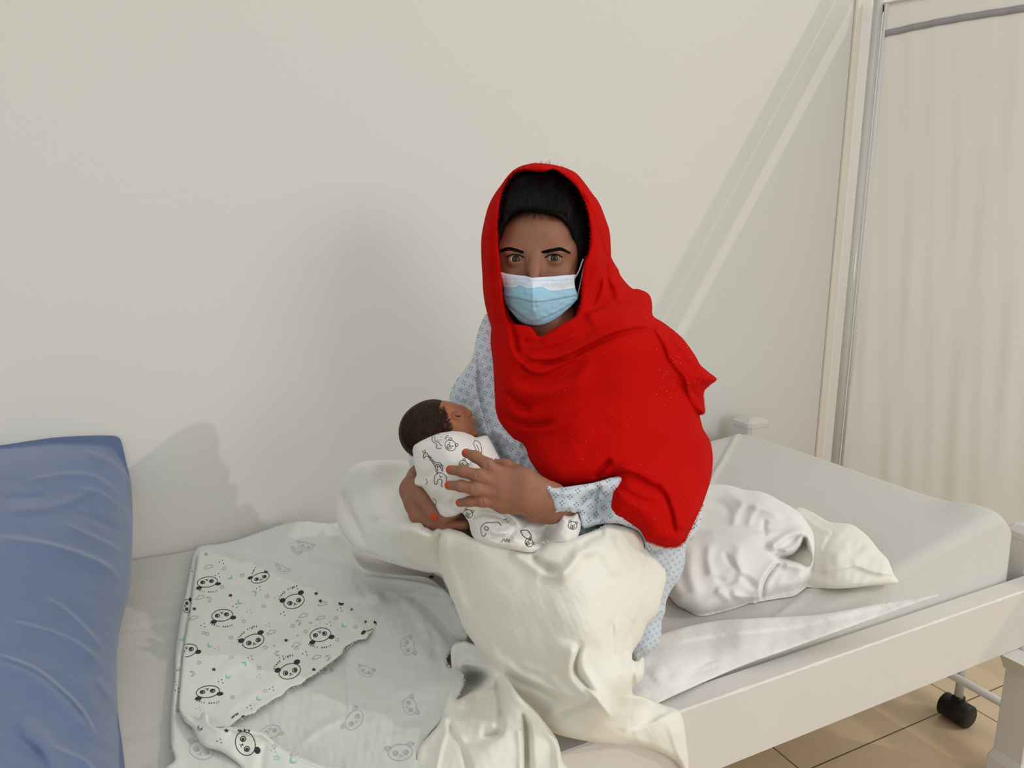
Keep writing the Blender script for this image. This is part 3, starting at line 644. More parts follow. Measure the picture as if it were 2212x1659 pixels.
# ------------------------------------------------------------------ printed flannel blanket
def bl(x, y, z=0): return ('b', z)
blk = Relief([([(427, 1184), (445, 1178), (470, 1176), (495, 1171), (520, 1164), (545, 1155), (570, 1147), (596, 1138), (620, 1131), (646, 1128), (665, 1126), (685, 1129), (715, 1131), (745, 1130), (790, 1180), (870, 1215), (960, 1235), (1000, 1300), (1012, 1345), (1013, 1376), (1001, 1388), (995, 1402), (984, 1404), (970, 1413), (964, 1426), (966, 1440), (976, 1444), (992, 1448), (1001, 1460), (1001, 1481), (993, 1498), (984, 1515), (974, 1531), (963, 1545), (950, 1562), (933, 1580), (922, 1593), (913, 1606), (905, 1622), (899, 1639), (896, 1690), (384, 1690), (378, 1640), (373, 1622), (370, 1606), (369, 1570), (370, 1538), (373, 1505), (377, 1471), (378, 1436), (380, 1403), (385, 1370), (390, 1336), (397, 1302), (404, 1269), (409, 1243), (414, 1218), (418, 1200)], 7, .006)],
    [(427, 1190, ('b', .012)), (540, 1165, ('b', .014)), (650, 1140, ('b', .030)), (740, 1140, ('b', .035)), (410, 1300, ('b', .016)), (390, 1450, ('b', .016)), (380, 1600, ('b', .018)), (550, 1300, ('b', .014)), (550, 1500, ('b', .014)), (700, 1350, ('b', .018)), (740, 1220, ('b', .035)), (820, 1230, ('b', .045)), (900, 1260, ('b', .05)), (850, 1300, ('b', .045)), (960, 1330, ('b', .06)), (1005, 1380, ('b', .045)), (970, 1430, ('b', .05)), (1000, 1470, ('b', .055)), (800, 1400, ('b', .022)), (880, 1420, ('b', .035)), (920, 1580, ('b', .03)), (700, 1550, ('b', .016)), (820, 1600, ('b', .018)), (600, 1650, ('b', .02)), (900, 1660, ('b', .03)), (450, 1640, ('b', .022)), (650, 1240, ('b', .016))],
    folds=[('s', [(727, 1135), (748, 1157), (765, 1178), (790, 1215), (840, 1235), (900, 1245)], 14, -.022), ('r', [(640, 1195), (700, 1205), (750, 1215), (770, 1260), (800, 1282), (860, 1285)], 12, .018), ('v', [(760, 1235), (775, 1265), (800, 1295)], 9, .018), ('v', [(820, 1265), (840, 1290), (900, 1278), (960, 1290)], 11, .022), ('r', [(770, 1200), (830, 1240), (900, 1262)], 10, .016), ('r', [(700, 1290), (800, 1285), (870, 1290), (920, 1370), (950, 1430)], 12, .015), ('v', [(880, 1290), (905, 1350), (945, 1410), (968, 1428)], 12, .010),
           ('r', [(890, 1300), (940, 1360), (970, 1400)], 9, .006), ('v', [(930, 1400), (950, 1440), (965, 1470)], 10, .006), ('v', [(733, 1430), (742, 1480), (745, 1530), (750, 1560)], 7, .005), ('r', [(745, 1430), (753, 1480), (757, 1540)], 8, .003), ('r', [(640, 1615), (700, 1570), (760, 1545)], 9, .005), ('v', [(776, 1510), (790, 1545), (800, 1560)], 8, .003), ('r', [(850, 1480), (900, 1490), (950, 1460)], 18, .004), ('v', [(820, 1580), (880, 1560), (940, 1540)], 16, .004), ('r', [(780, 1600), (830, 1640), (850, 1690)], 14, .004), ('r', [(560, 1190), (640, 1165), (720, 1180)], 16, .006), ('v', [(430, 1190), (560, 1215), (700, 1270)], 7, .004),
           ('v', [(427, 1190), (417, 1280), (402, 1380), (390, 1470), (386, 1545)], 5, .007, .05), ('r', [(422, 1190), (405, 1290), (392, 1380), (380, 1480), (378, 1560), (380, 1610)], 9, .006, .05)],
    noise=[(.0016, 60, 31), (.0006, 22, 32)], th=.004, step=3)
def ell(cx, cy, rx, ry, rot=0, n=26, a0=0, a1=2*math.pi, closed=True):
    t = np.linspace(a0, a1, n); c, s = math.cos(rot), math.sin(rot); x = rx*np.cos(t); y = ry*np.sin(t)
    return np.stack([cx+c*x-s*y, cy+s*x+c*y], 1)
def loc2(pts, cx, cy, rot, sx, sy, sh=0):
    p = np.asarray(pts, float); c, s = math.cos(rot), math.sin(rot); x = p[:, 0]*sx; y = p[:, 1]*sy
    return np.stack([cx+c*x-s*y+sh*y, cy+s*x+c*y], 1)
def panda(cx, cy, rot, k=1., sy=.78, m=1, txt=None):
    A = lambda p: loc2(p, cx, cy, rot, k, k*sy)
    o = [('line', m, A(ell(0, 0, 24, 20)), 1.5*max(k, .8)), ('fill', m, A(ell(-24, -13, 7, 6.5))), ('fill', m, A(ell(21, -18, 7, 6.5)))]
    for ex in (-10, 11): 
        o += [('line', m, A(ell(ex, 1, 5, 5.4, 0, 16)), 1.8), ('fill', m, A(ell(ex+.6, 1.4, 3, 3.4, 0, 12)))]
    o += [('fill', m, A([(-3, 5), (3, 5), (0, 8.5)])), ('line', m, A([(0, 8), (-1, 11), (-4, 11)]), 1.1), ('line', m, A([(0, 8), (2, 11), (5, 10)]), 1.1)]
    if txt: o += text('sleep tight', cx, cy, rot+txt[0], k*txt[1], sy, txt[2], m)
    return o
_tc = {}
def text(s, cx, cy, rot, k, sy, rad, m):
    'letters printed along an arc above the face'
    o = []; n = len(s)
    for i, ch in enumerate(s):
        if ch == ' ': continue
        if ch not in _tc:
            c = bpy.data.curves.new('letter', 'FONT'); c.body = ch; c.size = 1; c.align_x = 'CENTER'; c.resolution_u = 2; c.offset = .02
            ob = bpy.data.objects.new('letter', c); COL.objects.link(ob); dg = bpy.context.evaluated_depsgraph_get(); me = ob.evaluated_get(dg).to_mesh()
            _tc[ch] = (np.array([v.co[:2] for v in me.vertices]), [tuple(p.vertices) for p in me.polygons]); ob.evaluated_get(dg).to_mesh_clear(); bpy.data.objects.remove(ob); bpy.data.curves.remove(c)
        v, f = _tc[ch]; a = (i-(n-1)/2)*.135; q = np.stack([v[:, 0]*7.5*1.0, -v[:, 1]*9-rad], 1); c_, s_ = math.cos(a), math.sin(a)
        q = np.stack([c_*q[:, 0]-s_*q[:, 1], s_*q[:, 0]+c_*q[:, 1]], 1); o.append(('tri', m, loc2(q, cx, cy, rot, k, k*sy), f))
    return o
def star(cx, cy, r, rot=0, m=1, fill=False, w=1.):
    t = rot+np.arange(11)*math.pi/5; R = np.where(np.arange(11) % 2 == 0, r, r*.48); p = np.stack([cx+R*np.sin(t), cy-R*np.cos(t)*.8], 1)
    return [('fill', m, p[:10])] if fill else [('line', m, p, w)]
def moon(cx, cy, r, rot, m, fill=True):
    t = np.linspace(-2.1, 2.1, 16); o = np.stack([np.cos(t)*r, np.sin(t)*r], 1); u = np.linspace(1.9, -1.9, 12); i = np.stack([np.cos(u)*r*.72+r*-.12-r*.2, np.sin(u)*r*.9], 1)
    p = np.concatenate([o, i]); q = loc2(p, cx, cy, rot, 1, .8)
    if not fill: return [('line', m, np.concatenate([q, q[:1]]), 1)]
    k = len(t); a = loc2(o, cx, cy, rot, 1, .8); uu = np.linspace(1.9, -1.9, k); b = loc2(np.stack([np.cos(uu)*r*.72-r*.32, np.sin(uu)*r*.9], 1)[::-1], cx, cy, rot, 1, .8)
    return [('tri', m, np.concatenate([a, b]), [(j, j+1, k+j+1, k+j) for j in range(k-1)])]
def cloud(cx, cy, r, m):
    p = [(-1, .35), (-1.15, 0), (-.8, -.3), (-.5, -.3), (-.3, -.7), (.2, -.75), (.5, -.4), (.9, -.45), (1.15, 0), (.8, .4), (.3, .35), (-.2, .5), (-.6, .3), (-1, .35)]
    return [('line', m, crom(loc2(p, cx, cy, -.3, r, r*.7), False, 3), 1.)]
def dots(cx, cy, m, r=1.4): return [('fill', m, ell(cx+a, cy+b, r, r*.85, 0, 8)) for a, b in ((-6, 1), (1, -3), (3, 4), (10, 0))[:3]]
M4 = [M_panda, M_ink, M_grey, M_teal, M_edge, M_ghost]
ghosts = panda(585, 1580, 2.9, .9, .75, 5)+panda(765, 1555, -.9, 1, .8, 5)+panda(865, 1625, -.1, 1.1, .8, 5)+panda(885, 1525, 1.3, .8, .9, 5)+panda(700, 1440, 1., .7, .8, 5)+panda(790, 1450, .4, .7, .8, 5)+panda(660, 1180, .3, .7, .6, 5)+panda(435, 1620, .3, 1.1, .9, 5)+panda(610, 1230, .5, .6, .6, 5)+panda(640, 1190, .5, .5, .5, 5)+panda(880, 1395, 1.4, .8, .9, 5)
fr = fray([(545, 1155), (600, 1136), (650, 1127)], 4, 60, 4)+fray([(1013, 1345), (1012, 1378), (998, 1398), (970, 1412), (964, 1430), (978, 1445), (1001, 1462), (999, 1486), (963, 1545), (912, 1607), (897, 1660)], 4, 260, 4, out=-1)+fray([(373, 1622), (380, 1612), (390, 1605)], 4, 20, 6)+fray([(758, 1160), (772, 1190), (840, 1228), (900, 1242), (960, 1236)], 4, 90, 4, off=.004)
side_prints = panda(404, 1309, 1.6, .6, .8, 1)+moon(392, 1378, 6, 1, 3)+dots(385, 1490, 1)+dots(412, 1230, 1)+dots(400, 1255, 2)+moon(384, 1445, 5, 1, 2, False)+star(384, 1535, 5, 0, 2)+dots(378, 1475, 2)
MB_ = [M_back]+M4[1:]
# black dots of a print seen at the rumpled edge
side_prints += [('fill', 1, ell(932, 1241, 6, 3.2))]
blanket = blk.build('printed_blanket', MB_, None, prints=ghosts+side_prints, fray=fr)
side(blanket, 'flannel baby blanket with panda print spread and partly folded on the bed', 'blanket')
strip = Relief([([(722, 1129), (735, 1140), (748, 1160), (760, 1178), (775, 1190), (800, 1200), (835, 1213), (870, 1224), (905, 1233), (940, 1241), (955, 1250), (962, 1272), (950, 1268), (935, 1256), (915, 1247), (885, 1244), (860, 1243), (835, 1241), (810, 1239), (792, 1234), (778, 1224), (767, 1208), (758, 1190), (748, 1172), (735, 1155), (722, 1142)], 4, .004)],
    [(730, 1135, ('b', .06)), (760, 1185, ('b', .085)), (800, 1220, ('b', .10)), (860, 1232, ('b', .11)), (930, 1245, ('b', .12)), (958, 1265, ('b', .12)), (790, 1200, ('b', .08)), (760, 1200, ('b', .10))],
    folds=[('r', [(745, 1165), (765, 1200), (795, 1228), (860, 1238), (930, 1250)], 7, .006), ('v', [(765, 1185), (800, 1212), (860, 1226), (920, 1238)], 5, .006)], noise=[(.0006, 20, 35)], th=.003, step=2)
so = strip.build('turned_edge', MB_, blanket, prints=[('fill', 1, ell(932, 1246, 6, 3.2))], fray=fray([(735, 1155), (767, 1208), (792, 1234), (860, 1243), (915, 1247), (950, 1266)], 4, 120, 3.5, out=1))
# crumpled layers of the blanket in front of the shin
crum = Relief([([(800, 1243), (830, 1246), (880, 1250), (930, 1262), (965, 1275), (985, 1300), (1000, 1330), (1012, 1360), (1010, 1385), (985, 1380), (955, 1360), (925, 1330), (895, 1305), (860, 1292), (825, 1285), (800, 1275), (785, 1258), (785, 1246)], 16, .022)],
    [(800, 1260, ('b', .045)), (860, 1265, ('b', .075)), (930, 1285, ('b', .085)), (980, 1330, ('b', .085)), (1000, 1375, ('b', .07)), (930, 1330, ('b', .05)), (860, 1285, ('b', .045))],
    folds=[('v', [(830, 1262), (870, 1282), (920, 1275), (960, 1290)], 7, .010), ('s', [(960, 1300), (935, 1290), (915, 1298), (905, 1310)], 8, .010), ('v', [(930, 1300), (955, 1320), (985, 1370)], 7, .008), ('r', [(960, 1300), (985, 1335), (1002, 1370)], 9, .006), ('v', [(890, 1256), (900, 1270), (930, 1268)], 5, .006)], noise=[(.0010, 26, 36)], th=.004, step=2.5)
crum.build('crumpled_layer', MB_, blanket)
def above(base, dz): return lambda x, y: base.D(x, y)-dz
flap = Relief([([(432, 1190), (460, 1193), (495, 1205), (522, 1213), (540, 1212), (549, 1221), (572, 1231), (596, 1241), (630, 1255), (663, 1268), (690, 1275), (714, 1283), (728, 1298), (743, 1300), (765, 1305), (795, 1313), (825, 1322), (825, 1338), (812, 1352), (798, 1370), (790, 1380), (771, 1383), (758, 1390), (745, 1399), (738, 1412), (724, 1424), (700, 1441), (680, 1457), (661, 1468), (650, 1478), (632, 1483), (620, 1490), (609, 1502), (592, 1510), (576, 1521), (560, 1530), (550, 1541), (542, 1543), (520, 1551), (508, 1559), (496, 1570), (488, 1572), (450, 1570), (420, 1560), (400, 1545), (388, 1535), (387, 1510), (390, 1480), (397, 1403), (411, 1319), (421, 1245), (427, 1210)], 5, 0.0050)],
    [(432, 1190, ('b', .024)), (549, 1225, ('b', .022)), (700, 1285, ('b', .026)), (820, 1325, ('b', .034)), (770, 1380, ('b', .032)), (700, 1435, ('b', .028)), (600, 1500, ('b', .026)), (500, 1560, ('b', .028)), (395, 1530, ('b', .026)), (400, 1400, ('b', .024)), (412, 1310, ('b', .024)), (550, 1350, ('b', .024)), (550, 1450, ('b', .024)), (470, 1290, ('b', .022))],
    folds=[('r', [(440, 1480), (520, 1430), (620, 1390), (700, 1370)], 14, 0.0037), ('v', [(430, 1352), (520, 1346), (610, 1342), (700, 1330)], 8, 0.0025), ('r', [(480, 1540), (560, 1490), (640, 1450)], 12, 0.0037), ('r', [(720, 1300), (770, 1340), (790, 1370)], 10, 0.0050), ('v', [(700, 1310), (740, 1350), (760, 1380)], 8, 0.0037)],
    noise=[(.0008, 60, 41), (.0003, 20, 42)], th=.003, step=3)
U, Dn = -.32, 2.9
pr = panda(562, 1248, U, .85, .6, 1)+panda(635, 1299, U, .95, .78, 1, (-.30, .95, 39))+panda(547, 1385, U, 1., .72, 1, (-.30, .95, 39))+panda(626, 1450, U, 1., .8, 1, (-.30, .95, 39))
pr += panda(448, 1257, 3.0, .92, .6, 1, (.25, .95, 39))+panda(480, 1329, 3.0, .95, .66, 1, (.25, .95, 39))+panda(692, 1371, 2.95, .95, .75, 1, (.25, .95, 39))+panda(449, 1494, 3.0, 1.05, .6, 1, (.25, .95, 39))+panda(404, 1405, 2.9, .95, .7, 1)
pr += [('fill', 1, ell(737, 1303, 6, 5)), ('line', 1, crom([(508, 1562), (525, 1552), (540, 1545)]), 1.4), ('fill', 1, ell(526, 1548, 5, 3)), ('fill', 1, ell(812, 1342, 6, 4, -.8)), ('fill', 1, ell(785, 1366, 6, 3.5, -.7)), ('line', 1, crom([(792, 1364), (808, 1356), (818, 1340)]), 1.4)]
pr += text('sleep tight', 560, 1235, U-.6, .8, .6, 22, 1)+text('tight', 757, 1312, 2.6, .8, .8, 6, 1)+text('sleep', 795, 1345, -1.2, .9, .8, 6, 1)+text('sleep tight', 512, 1552, -.6, .9, .7, 12, 1)
for x, y in ((445, 1197), (498, 1286), (420, 1315), (692, 1298), (683, 1282), (618, 1383), (462, 1446), (678, 1446), (680, 1457)): pr += star(x, y, 5.5, .2, 1 if y > 1280 else 2, True)
for x, y in ((484, 1228), (523, 1243), (577, 1288), (448, 1389-20), (499, 1377), (573, 1398), (440, 1367), (726, 1335), (632, 1352), (430, 1431), (502, 1506), (560, 1443), (768, 1354), (729, 1382), (480, 1268), (526, 1342), (570, 1310), (660, 1364)): pr += star(x, y, 5.5, .5, 2)
for x, y in ((573, 1492), (500, 1420), (640, 1400)): pr += star(x, y, 5.5, .5, 3)
for x, y, a in ((496, 1245, -.8), (548, 1282, -2.2), (519, 1299, .8), (454, 1392, .8), (526, 1435, -2.3), (493, 1459, .4), (744, 1349, .8), (560, 1507, .7)): pr += moon(x, y, 7, a+1.6, 3)
for x, y, a in ((450, 1295, -.4), (644, 1345, -.5), (600, 1411, 3.), (414, 1455, -.3), (707, 1421, -.4)): pr += moon(x, y, 6.5, a, 2, False)
for x, y in ((432, 1291), (418, 1335), (586, 1366), (640, 1393), (697, 1305), (692, 1335), (684, 1420), (655, 1330), (450, 1225)): pr += cloud(x, y, 9, 2)
for x, y in ((471, 1242), (480, 1213), (560, 1270), (509, 1308), (612, 1325), (610, 1480-60), (542, 1420), (478, 1471), (540, 1527), (588, 1487), (735, 1316), (660, 1411), (440, 1350), (640, 1268), (712, 1347)): pr += dots(x, y, 1, 1.3)
for x, y in ((520, 1390), (600, 1290), (470, 1400), (690, 1350), (580, 1350), (430, 1530), (560, 1460), (540, 1320)): pr += dots(x, y, 2, 1.2)
pr += [('fill', 3, ell(671, 1345, 3, 2.4)), ('fill', 3, ell(592, 1395, 2.4, 2)), ('fill', 3, ell(643, 1372, 2.4, 2))]
ff = fray([(549, 1221), (596, 1241), (663, 1268), (714, 1283), (825, 1322)], 4, 110, 3.2)+fray([(825, 1330), (798, 1370), (771, 1383), (724, 1424), (650, 1478), (576, 1521), (496, 1570)], 4, 170, 3.2, out=-1)
fo = flap.build('folded_flap', M4, blanket, prints=pr, fray=ff); fo['label'] = 'printed side of the blanket folded over, with black panda faces'
hem = Relief([([(389, 1536), (402, 1540), (420, 1552), (430, 1550), (437, 1540), (446, 1537), (452, 1545), (452, 1558), (462, 1568), (476, 1573), (490, 1570), (511, 1572), (540, 1575), (569, 1582), (583, 1594), (596, 1605), (612, 1616), (630, 1626), (655, 1638), (680, 1647), (705, 1655), (730, 1660), (770, 1672), (790, 1700), (560, 1700), (520, 1655), (480, 1625), (444, 1614), (427, 1596), (418, 1575), (400, 1560)], 9, 0.0125)],
    [(395, 1545, ('b', .034)), (445, 1545, ('b', .05)), (470, 1580, ('b', .048)), (560, 1590, ('b', .048)), (640, 1640, ('b', .044)), (740, 1672, ('b', .04)), (440, 1605, ('b', .034)), (530, 1650, ('b', .034)), (600, 1690, ('b', .034)), (480, 1615, ('b', .04))],
    folds=[('r', [(445, 1540), (470, 1572), (560, 1582), (600, 1612), (680, 1652), (760, 1675)], 7, 0.0050, .08), ('v', [(455, 1560), (520, 1590), (580, 1602), (640, 1640), (720, 1672)], 6, 0.0050), ('v', [(575, 1600), (565, 1640), (560, 1680)], 9, 0.0037)],
    noise=[(.0008, 40, 51)], th=.004, step=2.5)
hp = panda(530, 1606, 1.2, 1.1, .95, 1, None)+star(489, 1578, 6.5, 0, 1, True)+star(518, 1578, 6.5, .2, 1, True)+star(598, 1637, 8, .2, 3)+dots(592, 1620, 2)+moon(634, 1641, 9, 2.3, 3)+moon(432, 1572, 6, 2., 1, False)+cloud(637, 1628, 10, 2)+dots(475, 1600, 1)+text('sleep', 507, 1650, .4, 1, .9, 0, 1)+star(592, 1612, 6, .2, 3)
ho = hem.build('folded_hem', M4, blanket, prints=hp, fray=fray([(437, 1540), (452, 1556), (476, 1573), (511, 1572), (569, 1582), (596, 1605), (680, 1647), (730, 1660)], 4, 150, 3.4, out=1)); ho['label'] = 'turned up printed hem with a large panda face'

# ------------------------------------------------------------------ cream sheets on and around the lap
dr = Relief([([(975, 1400), (1000, 1385), (1020, 1390), (1045, 1400), (1080, 1440), (1120, 1500), (1160, 1540), (1196, 1586), (1207, 1608), (1213, 1640), (1218, 1700), (880, 1700), (896, 1650), (905, 1615), (930, 1585), (950, 1560), (960, 1520), (975, 1470)], 8, 0.0125)],
    [(1010, 1395, ('b', .085)), (1060, 1430, ('b', .10)), (1100, 1500, ('b', .11)), (1150, 1550, ('b', .09)), (1190, 1600, ('b', .05)), (1205, 1660, ('b', .04)), (980, 1480, ('b', .05)), (1020, 1460, ('b', .03)), (960, 1560, ('b', .05)), (920, 1640, ('b', .03)), (1050, 1620, ('b', .06)), (1120, 1640, ('b', .05)), (990, 1620, ('b', .05))],
    folds=[('pit', [(1001, 1462), (1020, 1455), (1045, 1452), (1055, 1465), (1040, 1480), (1015, 1495), (990, 1508), (992, 1485)], 8, 0.0438), ('r', [(990, 1430), (1020, 1436), (1055, 1442), (1068, 1460), (1060, 1480), (1020, 1500), (985, 1525)], 9, 0.0225, .1), ('s', [(1085, 1480), (1082, 1520), (1088, 1560), (1086, 1580), (1070, 1590), (1035, 1590)], 16, -0.0200, .1), ('v', [(1070, 1455), (1075, 1490), (1082, 1525), (1080, 1560)], 6, 0.0150),
           ('s', [(968, 1538), (968, 1575), (955, 1620), (940, 1690)], 10, 0.0125, .08), ('v', [(967, 1540), (975, 1580), (1000, 1620), (1020, 1690)], 7, 0.0125), ('pit', [(1129, 1545), (1138, 1560), (1142, 1600), (1143, 1690), (1132, 1690), (1131, 1600)], 5, 0.0275), ('s', [(1143, 1550), (1150, 1600), (1152, 1690)], 10, -0.0125, .1), ('r', [(1120, 1570), (1124, 1620), (1124, 1690)], 7, 0.0075, .1), ('r', [(1165, 1570), (1200, 1610), (1206, 1690)], 7, 0.0075), ('r', [(1000, 1540), (1040, 1560), (1080, 1570)], 14, 0.0100), ('v', [(990, 1600), (1040, 1600), (1090, 1575)], 10, 0.0088)],
    noise=[(.0012, 60, 61), (.0003, 20, 62)], th=.004, step=3)
side(dr.build('draped_sheet', M_cream), 'cream cotton sheet crumpled on the bed edge between the panda blanket and the knee', 'sheet')

lap = Relief([([(888, 996), (850, 993), (816, 993), (784, 997), (760, 1010), (743, 1032), (731, 1061), (725, 1090), (726, 1114), (733, 1140), (748, 1164), (770, 1186), (801, 1197), (835, 1210), (869, 1220), (905, 1230), (941, 1236), (953, 1240), (960, 1255), (967, 1270), (973, 1288), (981, 1304), (1001, 1356), (1028, 1395), (1048, 1420), (1075, 1458), (1089, 1495), (1106, 1524), (1136, 1545), (1176, 1572), (1200, 1585), (1237, 1595), (1281, 1603), (1330, 1608), (1372, 1611), (1405, 1618), (1440, 1632), (1465, 1650), (1486, 1680), (1487, 1650), (1485, 1626), (1480, 1582), (1477, 1560), (1473, 1541), (1466, 1532), (1439, 1525), (1405, 1511), (1385, 1504), (1368, 1500), (1366, 1487), (1368, 1479), (1382, 1473), (1391, 1455), (1391, 1425), (1385, 1420), (1375, 1428), (1366, 1425), (1367, 1408), (1376, 1394), (1385, 1380), (1392, 1362), (1399, 1346), (1409, 1336), (1419, 1326), (1425, 1308), (1429, 1289), (1434, 1270), (1439, 1252), (1438, 1240), (1436, 1230), (1428, 1221), (1419, 1211), (1404, 1196), (1395, 1184), (1391, 1170), (1389, 1161), (1380, 1148), (1365, 1140), (1340, 1134), (1318, 1131), (1306, 1133), (1298, 1140), (1270, 1151), (1240, 1161), (1213, 1169), (1183, 1172), (1168, 1183), (1156, 1188), (1143, 1193), (1109, 1178), (1085, 1173), (1062, 1170), (1040, 1166), (1021, 1162), (1000, 1150), (985, 1145), (967, 1140), (960, 1137), (945, 1139), (935, 1146), (925, 1140), (915, 1130), (915, 1060), (905, 1010)], 15, 0.0200)],
    [(800, 1020, 1.43), (870, 1010, 1.44), (740, 1080, 1.48), (880, 1070, 1.40), (800, 1130, 1.38), (760, 1160, 1.42), (860, 1110, 1.30), (870, 1145, 1.19), (905, 1148, 1.155), (870, 1165, 1.22), (830, 1195, 1.32), (930, 1225, 1.22), (950, 1150, 1.135), (960, 1180, 1.135), (1015, 1172, 1.085), (1100, 1200, 1.06), (1150, 1215, 1.05), (1220, 1200, 1.04), (1300, 1160, 1.075), (1370, 1160, 1.10), (1400, 1220, 1.12), (1420, 1280, 1.13), (1395, 1345, 1.12), (1370, 1410, 1.11), (1000, 1300, 1.13), (1050, 1400, 1.12), (1150, 1330, 1.03), (1270, 1300, 1.01), (1250, 1430, 1.01), (1330, 1400, 1.04), (1120, 1500, 1.09), (1200, 1520, 1.05), (1300, 1560, 1.03), (1350, 1500, 1.055), (1380, 1460, 1.075), (1200, 1575, ('y', .815)), (1340, 1600, ('y', .808)), (1430, 1560, ('y', .815)), (1470, 1600, ('y', .818)), (1390, 1520, ('y', .835)), (1450, 1532, ('y', .835)), (1482, 1670, ('y', .815))],
    folds=[('s', [(731, 1050), (745, 1020), (790, 998), (800, 996)], 10, 0.0050), ('s', [(742, 1045), (750, 1085), (765, 1120), (782, 1145), (795, 1190)], 22, -0.0250), ('v', [(748, 1060), (752, 1090), (766, 1122), (778, 1140)], 7, 0.0125), ('r', [(800, 1130), (815, 1100), (840, 1085), (870, 1060)], 14, 0.0112), ('v', [(812, 1112), (826, 1118), (870, 1110)], 7, 0.0100), ('r', [(800, 1118), (840, 1112), (868, 1116)], 8, 0.0125), ('s', [(866, 1118), (858, 1145), (862, 1180), (880, 1210), (935, 1232)], 16, -0.0200), ('r', [(866, 1118), (862, 1150), (870, 1190), (895, 1218)], 7, 0.0075),
           ('s', [(975, 1132), (952, 1155), (947, 1190), (954, 1230), (972, 1280)], 14, -0.0300, .05), ('v', [(955, 1148), (948, 1180), (952, 1225)], 4, 0.0150, .1), ('r', [(975, 1142), (965, 1170), (966, 1215), (985, 1270), (1010, 1340)], 12, 0.0125), ('r', [(880, 1130), (900, 1150), (940, 1160)], 9, 0.0075),
           ('v', [(1148, 1192), (1165, 1215), (1190, 1228), (1215, 1240)], 9, 0.0225), ('r', [(1190, 1242), (1215, 1240), (1240, 1215), (1255, 1195), (1300, 1180)], 14, 0.0175), ('v', [(1160, 1256), (1190, 1256), (1214, 1250)], 8, 0.0100), ('r', [(1100, 1190), (1140, 1215), (1180, 1240)], 14, 0.0100), ('v', [(1250, 1180), (1280, 1160), (1310, 1150)], 7, 0.0075), ('r', [(1280, 1170), (1310, 1200), (1330, 1250)], 14, 0.0063), ('r', [(1320, 1150), (1350, 1190), (1370, 1240)], 10, 0.0050),
           ('s', [(1300, 1139), (1330, 1141), (1362, 1149), (1378, 1163), (1386, 1185)], 9, 0.0075, .1), ('s', [(1387, 1185), (1393, 1215), (1390, 1260), (1392, 1300), (1378, 1345), (1363, 1370), (1356, 1410)], 12, 0.0137, .06), ('v', [(1392, 1215), (1388, 1265), (1390, 1305), (1376, 1345), (1360, 1375), (1352, 1420)], 3.5, 0.0075, .08), ('v', [(1376, 1330), (1362, 1356), (1352, 1390), (1348, 1440)], 4, 0.0100), ('r', [(1340, 1330), (1330, 1380), (1340, 1430), (1345, 1480)], 9, 0.0075), ('v', [(1320, 1335), (1325, 1380), (1328, 1430)], 6, 0.0063),
           ('s', [(1254, 1390), (1243, 1420), (1240, 1450), (1262, 1480), (1290, 1505), (1330, 1555)], 24, 0.0375, .12), ('v', [(1258, 1382), (1244, 1415), (1240, 1455), (1262, 1484), (1285, 1505)], 8, 0.0175), ('r', [(1262, 1390), (1256, 1430), (1275, 1470), (1310, 1520), (1340, 1560)], 12, 0.0125), ('s', [(1290, 1508), (1250, 1520), (1210, 1535), (1180, 1550)], 16, 0.0150), ('v', [(1292, 1510), (1250, 1528), (1200, 1548)], 8, 0.0100),
           ('r', [(1070, 1412), (1110, 1448), (1150, 1470), (1200, 1495), (1240, 1505)], 10, 0.0112), ('v', [(1080, 1440), (1120, 1470), (1170, 1490), (1220, 1520)], 10, 0.0100), ('r', [(1055, 1380), (1080, 1440), (1110, 1510), (1170, 1560)], 10, 0.0088), ('v', [(1060, 1420), (1085, 1475), (1120, 1530)], 6, 0.0075), ('r', [(1120, 1430), (1150, 1445), (1180, 1450)], 8, 0.0063), ('r', [(1180, 1455), (1215, 1490), (1240, 1510)], 9, 0.0075),
           ('s', [(1360, 1580), (1400, 1565), (1435, 1545), (1462, 1533)], 10, 0.0100, .1), ('v', [(1355, 1585), (1366, 1500), (1366, 1430)], 6, 0.0150), ('r', [(1437, 1545), (1450, 1580), (1462, 1620), (1480, 1660)], 6, 0.0050), ('s', [(1366, 1500), (1362, 1540), (1350, 1583)], 12, 0.0150, .1), ('r', [(1300, 1560), (1340, 1585), (1400, 1600)], 12, 0.0050),
           ('v', [(1368, 1430), (1380, 1440), (1380, 1465), (1370, 1478)], 4, 0.0075)],
    noise=[(.0024, 110, 71), (.0006, 45, 72), (.0002, 18, 73)], bk=.035, step=3)
lapo = lap.build('lap_sheet', [M_cream, M_cream, M_cream, M_cream, M_edge], fray=fray([(770, 1186), (835, 1210), (905, 1230), (948, 1237)], 4, 60, 4)+fray([(1150, 1186), (1175, 1172), (1215, 1168)], 4, 20, 5)+fray([(1285, 1146), (1300, 1139), (1318, 1130)], 4, 14, 5))
side(lapo, 'cream cotton sheet draped over the crossed legs and down over the front rail', 'sheet')

